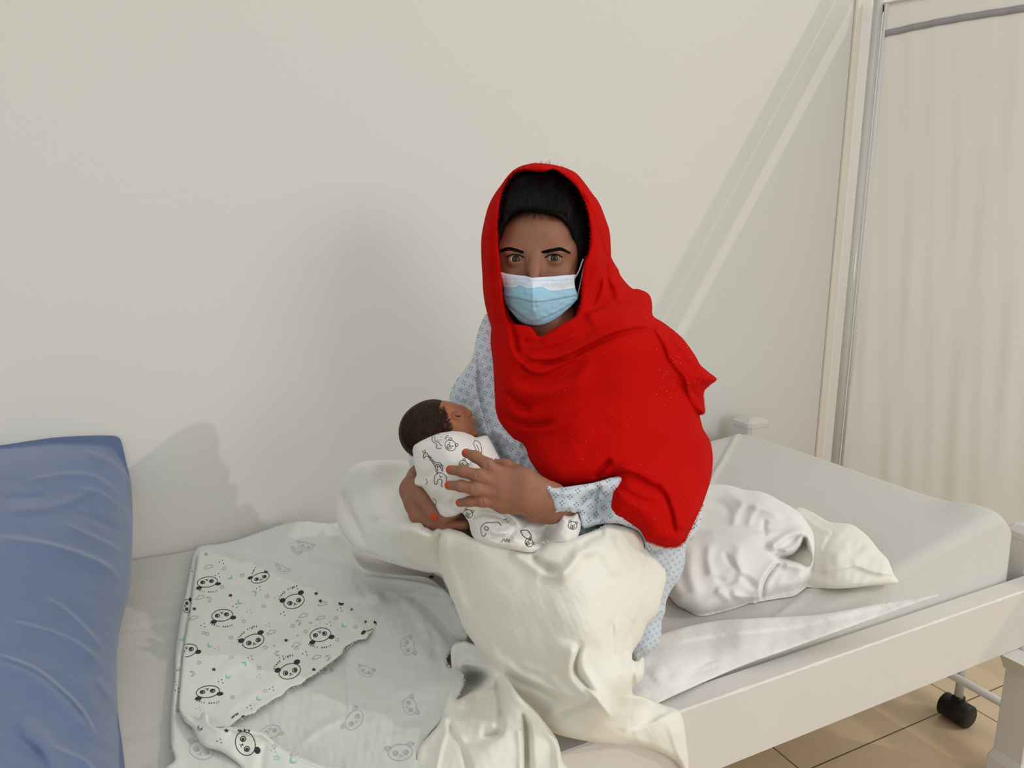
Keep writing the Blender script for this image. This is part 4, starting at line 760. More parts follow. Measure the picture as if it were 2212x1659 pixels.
# ------------------------------------------------------------------ the seated person
person = empty('person', (.72, 1.15, .52), 'person sitting cross-legged on the bed in red headscarf and blue mask, holding a baby', 'person')
gown = Relief([([(1075, 690), (1062, 684), (1051, 678), (1041, 693), (1031, 721), (1027, 740), (1024, 757), (1020, 772), (1012, 786), (1001, 801), (990, 814), (982, 827), (975, 842), (971, 856), (969, 872), (950, 900), (925, 935), (900, 960), (887, 975), (884, 990), (885, 1005), (890, 1022), (905, 1045), (940, 1060), (1000, 1080), (1100, 1100), (1180, 1120), (1240, 1165), (1300, 1175), (1345, 1150), (1420, 1060), (1420, 900), (1380, 780), (1250, 740), (1150, 735), (1105, 700)], 34, .045)],
    [(1060, 700, 1.29), (1035, 760, 1.27), (985, 850, 1.31), (1030, 870, 1.27), (1065, 850, 1.245), (1075, 930, 1.22), (1110, 980, 1.205), (1150, 1010, 1.19), (900, 1000, 1.36), (940, 930, 1.36), (1000, 960, 1.30), (1040, 1000, 1.27), (1100, 1080, 1.20), (1200, 1060, 1.18), (1265, 1150, 1.115), (1300, 1165, 1.12), (1300, 1080, 1.20), (1200, 850, 1.26), (1400, 950, 1.28), (1100, 760, 1.25), (1250, 960, 1.22)],
    folds=[('s', [(1028, 745), (1030, 790), (1034, 840), (1042, 880), (1052, 920), (1062, 950)], 16, .020, .1), ('v', [(1030, 800), (1036, 850), (1046, 890), (1056, 930)], 5, .010), ('s', [(1083, 936), (1080, 960), (1084, 985), (1088, 1000)], 10, -.010), ('v', [(1132, 985), (1128, 1010), (1130, 1030)], 6, .010), ('r', [(1065, 925), (1100, 950), (1130, 970)], 9, .007), ('r', [(1005, 820), (1020, 870), (1030, 920)], 12, .006), ('v', [(985, 835), (1010, 860), (1015, 890)], 7, .004), ('r', [(1000, 830), (985, 870), (990, 900)], 9, .005), ('v', [(1036, 705), (1050, 715), (1062, 718)], 5, .004), ('v', [(1045, 900), (1065, 950), (1090, 1000), (1110, 1030)], 7, .008)],
    noise=[(.0012, 30, 81), (.0005, 12, 82)], bk=.12, step=2.5)
g_o = gown.build('gown', M_gown, person); g_o['label'] = 'pale blue patterned hospital gown'
skirt = Relief([([(1340, 1110), (1420, 1130), (1481, 1170), (1481, 1185), (1480, 1205), (1478, 1222), (1470, 1247), (1461, 1260), (1451, 1273), (1442, 1291), (1438, 1306), (1437, 1320), (1432, 1335), (1429, 1342), (1429, 1356), (1428, 1372), (1426, 1388), (1422, 1395), (1405, 1412), (1390, 1422), (1372, 1430), (1340, 1400), (1320, 1300), (1330, 1180)], 24, .035)],
    [(1400, 1150, 1.19), (1460, 1190, 1.21), (1440, 1240, 1.20), (1400, 1200, 1.18), (1425, 1300, 1.20), (1410, 1350, 1.20), (1400, 1400, 1.18), (1360, 1300, 1.17), (1350, 1150, 1.18), (1380, 1410, 1.18)],
    folds=[('v', [(1480, 1195), (1440, 1190), (1400, 1188)], 5, .006), ('s', [(1437, 1318), (1415, 1330), (1395, 1350)], 12, .012), ('r', [(1460, 1215), (1440, 1260), (1425, 1300)], 10, .005)], noise=[(.001, 30, 83)], bk=.12, step=3)
skirt.build('gown_skirt', M_skirt, person)['label'] = 'lower part of the patterned gown at the hip'
cuff = Relief([([(1180, 1068), (1174, 1054), (1180, 1046), (1188, 1047), (1198, 1053), (1220, 1052), (1241, 1049), (1262, 1046), (1280, 1043), (1302, 1037), (1323, 1031), (1360, 1030), (1430, 1060), (1500, 1085), (1517, 1094), (1517, 1110), (1514, 1130), (1508, 1146), (1498, 1160), (1490, 1168), (1481, 1174), (1465, 1180), (1445, 1186), (1420, 1188), (1395, 1187), (1392, 1176), (1380, 1150), (1345, 1134), (1328, 1131), (1310, 1131), (1290, 1134), (1270, 1140), (1258, 1140), (1254, 1128), (1250, 1108), (1240, 1108), (1228, 1105), (1215, 1106), (1206, 1109), (1198, 1115), (1192, 1119), (1196, 1108), (1190, 1089), (1185, 1076)], 14, .020)],
    [(1190, 1070, 1.058), (1195, 1105, 1.056), (1240, 1070, 1.060), (1240, 1100, 1.058), (1280, 1060, 1.080), (1270, 1130, 1.09), (1320, 1050, 1.090), (1315, 1110, 1.085), (1400, 1100, 1.12), (1440, 1170, 1.13), (1500, 1130, 1.16), (1300, 1100, 1.11), (1510, 1100, 1.18), (1430, 1060, 1.16)],
    folds=[('s', [(1240, 1108), (1246, 1090), (1258, 1075), (1280, 1062), (1300, 1052)], 14, -.018, .06), ('v', [(1246, 1095), (1262, 1078), (1285, 1064)], 6, .012), ('s', [(1299, 1048), (1291, 1070), (1289, 1100), (1288, 1122)], 9, -.010, .1), ('r', [(1300, 1050), (1294, 1080), (1292, 1118)], 4, .005), ('v', [(1255, 1112), (1280, 1112), (1286, 1125)], 6, .006), ('r', [(1185, 1060), (1220, 1066), (1260, 1060)], 8, .004)],
    noise=[(.0010, 22, 85), (.0004, 10, 86)], bk=.05, step=2.2)
cuff.build('sleeve', M_cuff, person)['label'] = 'loose patterned sleeve around the forearm and elbow'

# red headscarf
edge_pts = [(1096, 689), (1101, 710), (1107, 731), (1110, 750), (1119, 773), (1134, 795), (1148, 804), (1163, 808), (1180, 806), (1195, 799), (1220, 786), (1246, 772)]
sc = Relief([
    ([(1143, 354), (1127, 358), (1110, 367), (1095, 382), (1082, 400), (1069, 418), (1057, 440), (1049, 465), (1043, 492), (1040, 512), (1039, 535), (1040, 565), (1042, 597), (1043, 622), (1046, 648), (1050, 668), (1056, 690), (1061, 706), (1060, 724), (1060, 745), (1063, 770), (1065, 785), (1067, 820), (1069, 857), (1070, 880), (1074, 900), (1080, 916), (1087, 929), (1097, 942), (1108, 952), (1120, 957), (1130, 962), (1137, 974), (1141, 987), (1149, 1001), (1159, 1016), (1173, 1031), (1188, 1045), (1201, 1051), (1217, 1053), (1235, 1051), (1253, 1049), (1277, 1044), (1300, 1038), (1313, 1034), (1325, 1031), (1321, 1043), (1318, 1056), (1316, 1074), (1315, 1092), (1317, 1108), (1322, 1120), (1340, 1127), (1358, 1133), (1371, 1139), (1383, 1147), (1390, 1158), (1397, 1169), (1409, 1173), (1434, 1181), (1449, 1182), (1463, 1180), (1473, 1174), (1481, 1165), (1490, 1150), (1499, 1132), (1509, 1112), (1517, 1092), (1527, 1064), (1535, 1038), (1539, 1012), (1540, 987), (1538, 970), (1535, 955), (1528, 941), (1519, 926), (1514, 908), (1511, 893), (1517, 896), (1523, 889), (1521, 868), (1521, 846), (1534, 832), (1548, 819), (1530, 803), (1513, 788), (1503, 770), (1488, 748), (1474, 730), (1456, 714), (1432, 696), (1411, 682), (1409, 660), (1406, 643), (1399, 633), (1387, 627), (1377, 624), (1366, 623), (1352, 610), (1340, 594), (1336, 583), (1328, 570), (1321, 556), (1320, 542), (1319, 525), (1318, 508), (1315, 492), (1308, 472), (1301, 453), (1292, 434), (1279, 417), (1264, 396), (1246, 375), (1228, 365), (1210, 359), (1190, 355), (1171, 353), (1157, 352)], 42, .050),
    ([(1132, 366), (1150, 369), (1171, 370), (1184, 368), (1196, 366), (1212, 374), (1226, 385), (1242, 400), (1254, 417), (1263, 436), (1270, 456), (1273, 474), (1275, 492), (1276, 510), (1275, 531), (1270, 552), (1262, 570), (1259, 590), (1257, 611), (1256, 632), (1254, 653), (1250, 670), (1243, 683), (1228, 692), (1210, 702), (1190, 714), (1165, 727), (1155, 716), (1146, 706), (1130, 702), (1114, 700), (1100, 696), (1094, 686), (1089, 662), (1086, 639), (1085, 618), (1083, 597), (1080, 577), (1079, 558), (1076, 536), (1075, 514), (1074, 495), (1075, 475), (1077, 456), (1079, 439), (1083, 419), (1090, 400), (1099, 384), (1113, 371)], 9, .012)],
    [(1143, 360, 1.205), (1080, 430, 1.200), (1057, 520, 1.205), (1060, 620, 1.205), (1075, 690, 1.19), (1070, 750, 1.18), (1108, 378, 1.195), (1077, 480, 1.187), (1079, 560, 1.185), (1088, 650, 1.185), (1170, 362, 1.195), (1250, 395, 1.203), (1278, 480, 1.195), (1280, 560, 1.205), (1262, 640, 1.205), (1310, 500, 1.26), (1322, 590, 1.27), (1290, 650, 1.22), (1350, 640, 1.29), (1395, 650, 1.32), (1240, 700, 1.175), (1170, 740, 1.165), (1110, 770, 1.165), (1160, 800, 1.145), (1250, 760, 1.150), (1350, 690, 1.20), (1430, 720, 1.25), (1480, 790, 1.29), (1535, 820, 1.31), (1500, 870, 1.31), (1200, 860, 1.145), (1100, 860, 1.165), (1080, 920, 1.185), (1130, 950, 1.165), (1300, 850, 1.15), (1400, 820, 1.20), (1200, 1020, 1.115), (1300, 1010, 1.10), (1330, 1060, 1.075), (1400, 980, 1.14), (1480, 950, 1.21), (1525, 990, 1.26), (1350, 1110, 1.065), (1430, 1100, 1.08), (1440, 1160, 1.075), (1500, 1090, 1.14), (1150, 1000, 1.14)],
    folds=[
        ('s', [(1258, 684), (1280, 672), (1307, 663), (1340, 660), (1365, 662), (1395, 672), (1425, 694)], 22, .016, .10), ('v', [(1250, 690), (1285, 668), (1310, 660), (1365, 658), (1400, 668)], 5, .010, .12),
        ('s', [(1415, 706), (1390, 705), (1362, 709), (1335, 716), (1307, 726), (1285, 738), (1255, 752), (1231, 764), (1205, 774), (1180, 778), (1150, 777), (1128, 765)], 20, .013, .08), ('v', [(1415, 712), (1362, 716), (1307, 733), (1255, 760), (1231, 772), (1195, 783), (1156, 784)], 5, .008, .1),
        ('s', [(1128, 762), (1145, 758), (1180, 752), (1230, 736), (1290, 705)], 14, -.006), ('r', [(1135, 745), (1165, 748), (1200, 738), (1260, 712)], 8, .004), ('v', [(1125, 735), (1150, 742), (1180, 738)], 6, .005),
        ('s', [(1080, 600), (1088, 650)]+edge_pts[:6], 12, .014, .1), ('s', edge_pts[4:][::-1], 14, .007, .1), ('v', [(x+5, y) for x, y in edge_pts[:5]], 6, .008), ('v', [(x-2, y+4) for x, y in edge_pts[4:]], 4, .005, .1),
        ('s', [(1409, 706), (1422, 724), (1434, 745), (1443, 770), (1452, 785), (1463, 799), (1477, 817), (1483, 840), (1488, 860), (1500, 880), (1514, 900)][::-1], 22, .010, .06), ('v', [(1405, 708), (1430, 748), (1440, 775), (1460, 803), (1474, 822), (1482, 850)], 5, .004, .08), ('r', [(1440, 720), (1470, 760), (1500, 800), (1540, 820)], 12, .007), ('v', [(1430, 712), (1465, 760), (1490, 790), (1515, 815)], 7, .008), ('r', [(1480, 745), (1500, 775), (1520, 800)], 8, .005), ('v', [(1487, 830), (1500, 850), (1518, 862)], 6, .006),
        ('v', [(1108, 806), (1135, 818), (1174, 823), (1215, 812), (1250, 790), (1275, 768)], 10, .008), ('r', [(1085, 820), (1120, 845), (1175, 850), (1240, 825), (1290, 780)], 16, .008), ('v', [(1090, 840), (1110, 865), (1135, 880), (1153, 882)], 8, .009), ('r', [(1075, 850), (1100, 885), (1140, 900), (1190, 890), (1240, 850), (1280, 800)], 14, .008), ('v', [(1072, 870), (1100, 905), (1145, 919), (1180, 915), (1210, 906)], 6, .010), ('r', [(1085, 905), (1120, 925), (1170, 928), (1230, 910), (1290, 870)], 12, .006),
        ('r', [(1210, 960), (1260, 930), (1320, 880), (1370, 800)], 26, .006), ('v', [(1240, 980), (1290, 950), (1330, 900)], 22, .005),
        ('v', [(1283, 1040), (1295, 1022), (1308, 1005), (1325, 992)], 8, .014), ('s', [(1320, 1024), (1345, 1020), (1375, 1027), (1410, 1047), (1435, 1068), (1448, 1095), (1456, 1125), (1461, 1160)], 22, -.012, .1), ('v', [(1440, 1075), (1452, 1110), (1458, 1140), (1461, 1162)], 6, .006, .2), ('r', [(1325, 1018), (1360, 1010), (1410, 1030), (1450, 1060)], 12, .009), ('v', [(1330, 1035), (1345, 1060), (1380, 1080), (1430, 1090)], 9, .008), ('r', [(1335, 1050), (1355, 1080), (1400, 1105)], 10, .005), ('v', [(1410, 1045), (1430, 1060), (1448, 1090)], 6, .008), ('r', [(1470, 1150), (1490, 1110), (1505, 1070)], 9, .006),
        ('v', [(1440, 800), (1480, 850), (1505, 900), (1520, 935)], 9, .010), ('r', [(1470, 860), (1500, 920), (1520, 980), (1515, 1050)], 16, .008), ('v', [(1500, 880), (1510, 910), (1528, 940)], 5, .008),
        ('r', [(1062, 440), (1055, 520), (1058, 600), (1068, 680), (1085, 740)], 7, .005), ('v', [(1068, 440), (1064, 520), (1066, 600), (1078, 690), (1100, 760)], 5, .004), ('r', [(1072, 640), (1084, 700), (1105, 760), (1130, 790)], 6, .004),
        ('s', [(1254, 405), (1272, 440), (1287, 475), (1299, 510), (1307, 540), (1315, 560), (1306, 590), (1294, 625), (1279, 667)], 12, -.012, .1), ('r', [(1275, 440), (1287, 500), (1290, 560), (1280, 620), (1265, 670)], 9, .006), ('v', [(1316, 556), (1310, 590), (1318, 640), (1300, 655), (1285, 668)], 6, .012), ('r', [(1330, 590), (1332, 620), (1345, 645), (1380, 650)], 12, .010), ('v', [(1300, 600), (1290, 640), (1272, 672)], 6, .008), ('v', [(1322, 615), (1326, 640), (1320, 652)], 6, .008), ('r', [(1120, 364), (1170, 362), (1220, 374)], 5, .003), ('v', [(1195, 362), (1225, 380), (1255, 415), (1270, 450)], 4, .004)],
    noise=[(.0016, 150, 91), (.00035, 60, 92)], bk=.16, step=2)
specks = []
r_ = np.random.default_rng(17)
for _ in range(95):
    x, y = (r_.uniform(1060, 1540), r_.uniform(600, 1180))
    rr = r_.uniform(.35, .75); specks.append(('fill', 2, ell(x, y, rr, rr, 0, 6)))
for _ in range(40):
    x, y = (r_.uniform(1400, 1548), r_.uniform(740, 860)); specks.append(('fill', 2, ell(x, y, .7, .7, 0, 6)))
fr = fray([(1090, 400), (1079, 439), (1075, 475), (1075, 514), (1079, 558), (1083, 597), (1086, 639), (1093, 686), (1101, 712), (1110, 752), (1134, 795), (1163, 808), (1195, 799), (1246, 772)], 1, 330, 4, 1.0, out=-1)
fr += fray([(1090, 400), (1113, 371), (1132, 366), (1171, 370)], 1, 60, 4, .9, out=1)+fray([(1150, 354), (1171, 353), (1190, 355), (1222, 362)], 1, 46, 9, .9, out=-1, off=0)+fray([(1254, 417), (1270, 456), (1275, 500), (1275, 531), (1262, 570), (1257, 611), (1254, 653), (1244, 683)], 1, 200, 4, 1.0, out=1)
fr += fray([(1325, 1035), (1318, 1056), (1315, 1092), (1320, 1118)], 3, 90, 5, 1.0, out=1)+fray([(1397, 1169), (1434, 1181), (1463, 1180), (1481, 1165), (1500, 1132), (1517, 1092)], 3, 260, 8, 1.2, out=-1)+fray([(1548, 819), (1521, 846), (1523, 889), (1514, 895)], 3, 60, 5, 1.1, out=1)+fray([(1409, 709), (1434, 745), (1445, 774), (1463, 799), (1477, 817), (1485, 843)], 1, 90, 4, 1.0, out=1)
sco = sc.build('headscarf', [M_red, M_red, M_speck, M_red], person, prints=specks, fray=fr); sco['label'] = 'bright red headscarf with frayed edges wrapped over head, chest and arm'
lining = Relief([([(1150, 357), (1126, 361), (1104, 374), (1075, 418), (1066, 500), (1068, 580), (1078, 650), (1090, 700), (1110, 750), (1165, 745), (1230, 720), (1262, 690), (1275, 620), (1285, 540), (1282, 460), (1262, 405), (1215, 368)], 20, -.03)],
    [(1150, 380, 1.36), (1075, 500, 1.31), (1160, 550, 1.42), (1278, 520, 1.32), (1085, 650, 1.30), (1120, 735, 1.27), (1262, 650, 1.30), (1200, 725, 1.33), (1160, 650, 1.37)], noise=[(.001, 30, 94)], th=.004, step=4)
lining.build('hood_lining', M_red, sco)
inner = Relief([([(1078, 600), (1088, 640), (1096, 668), (1106, 690), (1122, 704), (1140, 708), (1152, 712), (1158, 720), (1166, 729), (1162, 745), (1140, 765), (1110, 765), (1085, 730), (1072, 680), (1070, 630)], 5, .006)],
    [(1080, 620, 1.225), (1090, 670, 1.220), (1110, 710, 1.212), (1150, 716, 1.207), (1140, 750, 1.19), (1090, 720, 1.215)], folds=[('r', [(1110, 705), (1125, 730), (1160, 740)], 7, .006), ('v', [(1100, 700), (1110, 735), (1130, 755)], 6, .005)], th=.004, step=2)
inner.build('neck_fold', M_red, sco)

# body: head, neck, hands at fine resolution, hidden trunk and limbs coarser, joined as one mesh
def px(x, y, d): return cs(x, y, d)
parts = []
yw = math.radians(-7); tl = math.radians(-3)
Ry = np.array([[math.cos(yw), 0, math.sin(yw)], [0, 1, 0], [-math.sin(yw), 0, math.cos(yw)]])
Rx = np.array([[1, 0, 0], [0, math.cos(tl), -math.sin(tl)], [0, math.sin(tl), math.cos(tl)]]); HR = Ry@Rx; HC = px(1154.5, 557.5, 1.2)-HR@np.array([0, 0, .082])
def hp_(x, y, z): return HC+HR@(np.array([x, y, z])*.001)
face = SDF(hp_(0, 0, 0)+np.array([-.10, -.18, -.12]), hp_(0, 0, 0)+np.array([.10, .14, .13]), .00125)
def fe(x, y, z, rx, ry, rz, k=.006, mode='u', zmin=None): face.ell(hp_(x, y, z), np.array([rx, ry, rz])*.001, k, mode, HR, zmin)
fe(0, 30, -14, 72, 80, 88, 0); fe(0, 34, 10, 66, 62, 72, .03); fe(0, -30, 16, 58, 74, 62, .03); fe(0, -84, 52, 26, 22, 26, .03)
for s_ in (-1, 1):
    fe(s_*38, -26, 48, 23, 17, 22, .02); fe(s_*29, 17, 66, 25, 7, 10, .018); fe(s_*52, 10, 40, 12, 22, 20, .02)
    fe(s_*32, 0, 97, 20, 11, 14, .014, 's')
face.chain([hp_(0, 16, 73), hp_(0, 0, 79), hp_(0, -20, 88), hp_(0, -42, 97)], [.006, .0048, .0062, .0078], .016)
fe(0, -44, 96, 9, 7, 8, .006); fe(-11, -46, 88, 6, 5, 8, .006); fe(11, -46, 88, 6, 5, 8, .006)
fe(0, -66, 80, 24, 8, 12, .012); fe(0, -72, 80, 20, 7, 12, .008)
EYE_Z = 69.5; EYES = []
for s_ in (-1, 1):
    ec = hp_(s_*31.5, 0, EYE_Z); EYES.append(ec)
    fe(s_*31.5, 0, EYE_Z, 14.6, 14.2, 14.4, .004)
    fe(s_*31.5, 9.5, EYE_Z+6, 17, 5, 10, .006)
    # almond opening, inner corner a little lower
    face.chain([hp_(s_*31.5-s_*12.5, -1.6, 90), hp_(s_*31.5-s_*5, -.2, 90), hp_(s_*31.5+s_*5, .4, 90), hp_(s_*31.5+s_*13, -.4, 90)], [.0, .0, .0, .0], .0) if False else None
    a_ = hp_(s_*31.5, -.2, 0)
    def almond(p, s_=s_):
        q = ((p-HC)@HR)*1000; u = (q[..., 0]-s_*31.5)/14.9; up = 5.9*(1-np.abs(u)**2.1); lo = -5.4*(1-np.abs(u)**2.2)
        y = q[..., 1]+.2+.7*s_*(-u)*0; d = np.maximum(y-up, lo-y)*.85; d = np.maximum(d, (np.abs(u)-1)*14); d = np.maximum(d, 78.3-q[..., 2]+.25*np.abs(u)*8); return d*.001
    c_ = hp_(s_*31.5, 0, 86); face.op(almond, c_-.02, c_+.02, .0008, 's')
face.chain([px(1170, 640, 1.29), px(1185, 715, 1.265), px(1205, 800, 1.30)], [.050, .047, .06], .02)
parts.append(face.mesh(2))

def finger(S, pts, rad, k=.005): S.chain([px(*p) for p in pts], rad, k)
# hand lying on the swaddle
H1 = SDF(px(945, 1130, 1.10)+[-.005, -.02, -.04], px(1240, 950, 1.03)+[.0, .01, .06], .001)
H1.lo = np.minimum(px(945, 1150, 1.12), px(945, 1150, 1.0)); 
lo = np.array([px(945, 1150, 1.16)[0]-.0, px(945, 1150, 1.10)[1], -1.16]); hi = np.array([px(1260, 960, 1.10)[0], px(1260, 955, 1.10)[1], -1.01])
H1 = SDF(lo, hi, .00105)
finger(H1, [(1079, 1028, 1.066), (1052, 1003, 1.058), (1026, 986, 1.064), (1007, 979, 1.075)], [.0098, .0088, .0078, .0068])
finger(H1, [(1078, 1048, 1.060), (1034, 1028, 1.048), (1000, 1018, 1.052), (973, 1015, 1.063)], [.0100, .0090, .0078, .0068])
finger(H1, [(1078, 1067, 1.058), (1026, 1057, 1.046), (995, 1050, 1.050), (970, 1048, 1.060)], [.0098, .0088, .0076, .0066])
finger(H1, [(1082, 1086, 1.060), (1042, 1083, 1.052), (1014, 1083, 1.056), (993, 1086, 1.064)], [.0090, .0078, .0068, .0060])
finger(H1, [(1150, 1050, 1.085), (1118, 1020, 1.088), (1092, 1005, 1.095), (1074, 1003, 1.100)], [.013, .0105, .0092, .0080])
for a, r in (((1079, 1030, 1.068), .0125), ((1082, 1050, 1.064), .0130), ((1084, 1070, 1.064), .0130), ((1090, 1090, 1.067), .0120)):
    H1.chain([px(*a), px(1130, 1060+(a[1]-1060)*.75, 1.066), px(1192, 1080+(a[1]-1060)*.45, 1.086)], [r, .0148, .0145], .016)
H1.chain([px(1165, 1080, 1.086), px(1188, 1088, 1.089), px(1222, 1092, 1.105)], [.0215, .0222, .021], .016)
H1.chain([px(1150, 1108, 1.078), px(1190, 1106, 1.086)], [.0135, .0150], .010)
for a in ((1034, 1028, 1.0385), (1030, 1028.5, 1.0392), (1038, 1028, 1.0386), (1026, 1057, 1.0368), (1022, 1057, 1.0372), (1030, 1057, 1.0366), (1052, 1003, 1.0490), (1048, 1001, 1.0490), (1042, 1083, 1.0440)):   # creases over the knuckles
    H1.cap(px(a[0], a[1]-5, a[2]), px(a[0]+.8, a[1]+5, a[2]), .0003, .0003, .0030, 's')
for a, b in (((1080, 1035, 1.057), (1135, 1062, 1.056)), ((1080, 1053, 1.052), (1140, 1072, 1.054)), ((1084, 1071, 1.052), (1140, 1082, 1.055))):   # tendons
    H1.cap(px(a[0], a[1], a[2]-.002), px(b[0], b[1], b[2]-.0005), .0030, .0020, .008)
parts.append(H1.mesh(2))
# hand under the swaddle
lo = np.array([px(850, 1180, 1.34)[0], px(850, 1190, 1.22)[1], -1.36]); hi = np.array([px(1030, 1000, 1.20)[0]+.0, px(1030, 985, 1.30)[1], -1.06])
H2 = SDF(lo, hi, .00115)
H2.chain([px(905, 1030, 1.27), px(893, 1058, 1.235), px(903, 1085, 1.21), px(915, 1108, 1.195)], [.021, .021, .020, .016], .012)
H2.chain([px(905, 1055, 1.215), px(916, 1080, 1.185), px(930, 1101, 1.165), px(938, 1115, 1.155)], [.0160, .0118, .0098, .0084], .008)
H2.chain([px(893, 1070, 1.225), px(905, 1112, 1.195), px(935, 1125, 1.175), px(965, 1119, 1.155), px(986, 1108, 1.140)], [.018, .0150, .0118, .0092, .0076], .006)
H2.chain([px(905, 1110, 1.205), px(940, 1134, 1.18), px(975, 1134, 1.158), px(1004, 1135, 1.142)], [.016, .0115, .0092, .0078], .003)
H2.chain([px(910, 1120, 1.21), px(950, 1142, 1.19), px(985, 1147, 1.165), px(1003, 1149, 1.152)], [.015, .0105, .0084, .0072], .002)
H2.chain([px(910, 1120, 1.215), px(945, 1150, 1.20), px(975, 1155, 1.18)], [.014, .0095, .008], .002)
parts.append(H2.mesh(2))
B = SDF(np.array([-.42, -.62, -1.62]), np.array([.36, .05, -1.02]), .008)
B.chain([px(1205, 790, 1.33), px(1230, 900, 1.36), px(1270, 1080, 1.39), px(1310, 1240, 1.38)], [.07, .095, .095, .10], .05)
B.chain([px(1110, 790, 1.36), px(1350, 780, 1.36)], [.045, .055], .05)
B.chain([px(1390, 800, 1.37), px(1430, 930, 1.32), px(1440, 1120, 1.20)], [.045, .04, .032], .03)
B.chain([px(1440, 1110, 1.20), px(1330, 1095, 1.165), px(1225, 1092, 1.115)], [.032, .027, .019], .02)
B.chain([px(1100, 800, 1.36), px(1010, 900, 1.38), px(950, 990, 1.37)], [.044, .036, .032], .03)
B.chain([px(950, 990, 1.37), px(908, 1030, 1.28)], [.030, .019], .02)
B.chain([px(1300, 1240, 1.38), px(1050, 1130, 1.44), px(840, 1090, 1.52)], [.085, .06, .035], .03)
B.chain([px(840, 1095, 1.52), px(1020, 1215, 1.37), px(1110, 1300, 1.25)], [.034, .034, .03], .03)
B.chain([px(1320, 1250, 1.36), px(1250, 1270, 1.18), px(1200, 1270, 1.12)], [.08, .065, .05], .03)
B.chain([px(1200, 1290, 1.12), px(1110, 1320, 1.22), px(1060, 1320, 1.30)], [.04, .032, .024], .03)
parts.append(B.mesh(1))
V, F = join(parts); V = cs2w(V)
body = mesh('body', V, F, M_skin, person)
body['label'] = 'warm brown skin of face and hands'

# eyes
for ec in EYES:
    look = HR@np.array([.02, -.02, 1]); look = look/np.linalg.norm(look); gaze = -ec/np.linalg.norm(ec); look = gaze*.85+look*.15+np.array([0, .10, 0]); look /= np.linalg.norm(look)
    a = np.cross([0, 1, 0], look); a /= np.linalg.norm(a); b = np.cross(look, a); Rm = np.stack([a, b, look], 1)
    v, f = sphere((0, 0, 0), .0125, 40, 40); cz = v[:, 2]/.0125
    # the cornea bulges slightly over the iris
    cen = np.array([v[list(q)].mean(0) for q in f]); ang = np.arccos(np.clip(cen[:, 2]/np.linalg.norm(cen, axis=1), -1, 1)); mi = np.where(ang < .19, 2, np.where((ang < .46), 1, np.where(ang < .52, 2, 0)))
    v = v*(1+.05*np.clip((cz-.86)/.14, 0, 1)[:, None]); v = v@Rm.T+ec
    eo = mesh('eyeball', cs2w(v), f, [M_eyew, M_iris, M_pupil], person, True, mi)
# eyebrows, lashes
def on_face(x, y, lift=.0006):
    'depth of the modelled skin along a line of sight'
    d = np.linspace(1.16, 1.24, 161); p = np.stack([(x-1106)/FPX*d, -(y-829.5)/FPX*d, -d], -1); i = np.round((p-face.lo)/face.h).astype(int)
    ok = ((i >= 0) & (i < face.n)).all(1); val = np.where(ok, face.f[tuple(np.clip(i, 0, face.n-1).T)], 1); k = np.argmax(val < 0)
    return (d[k] if (val < 0).any() else 1.21)-lift
def strands(specs, name, m, parent, dfn, w0=1.):
    V = []; F = []; n = 0
    for L, w in specs:
        L = np.asarray(L, float); T = np.gradient(L, axis=0); T /= np.linalg.norm(T, axis=1)[:, None]+1e-9; k = len(L)
        Nn = np.stack([-T[:, 1], T[:, 0]], 1)*(np.sin(np.linspace(.5, 3.0, k))*w*w0/2)[:, None]
        for j in range(k):
            d = dfn(L[j, 0], L[j, 1]); V += [P(L[j, 0]+Nn[j, 0], L[j, 1]+Nn[j, 1], d), P(L[j, 0], L[j, 1], d-.0005), P(L[j, 0]-Nn[j, 0], L[j, 1]-Nn[j, 1], d)]
        for j in range(k-1): a = n+j*3; F += [(a, a+1, a+4, a+3), (a+1, a+2, a+5, a+4)]
        n += k*3
    return mesh(name, np.array(V), F, m, parent)
r_ = np.random.default_rng(3)
for up_, lo_, di in (([(1082, 542), (1092, 536), (1104, 535), (1118, 538), (1132, 543)], [(1084, 545), (1094, 540.5), (1106, 540), (1118, 542.5), (1131, 546)], -1),
                     ([(1169, 543), (1181, 539.5), (1196, 536.5), (1208, 535), (1218, 539), (1229, 546)], [(1171, 546), (1183, 544.5), (1197, 541.5), (1209, 540), (1219, 543), (1228, 547)], 1)):
    U_, L_ = crom(up_, False, 20), crom(lo_, False, 20); n = min(len(U_), len(L_)); sp_l = []
    for _ in range(1500):
        i = r_.integers(0, n); t = r_.uniform(0, 1); p = U_[i]*(1-t)+L_[i]*t+r_.normal(size=2)*[.4, .3]; a = (-.35 if t > .5 else .25)+r_.normal()*.15; l = r_.uniform(2.5, 5.5)
        dx = di*math.cos(a)*l; sp_l.append(([p, p+[dx*.5, -math.sin(a)*l*.4], p+[dx, -math.sin(a)*l*.6+.4]], r_.uniform(.35, .6)))
    strands(sp_l, 'eyebrow', M_hair, person, lambda x, y: on_face(x, y, .0008))
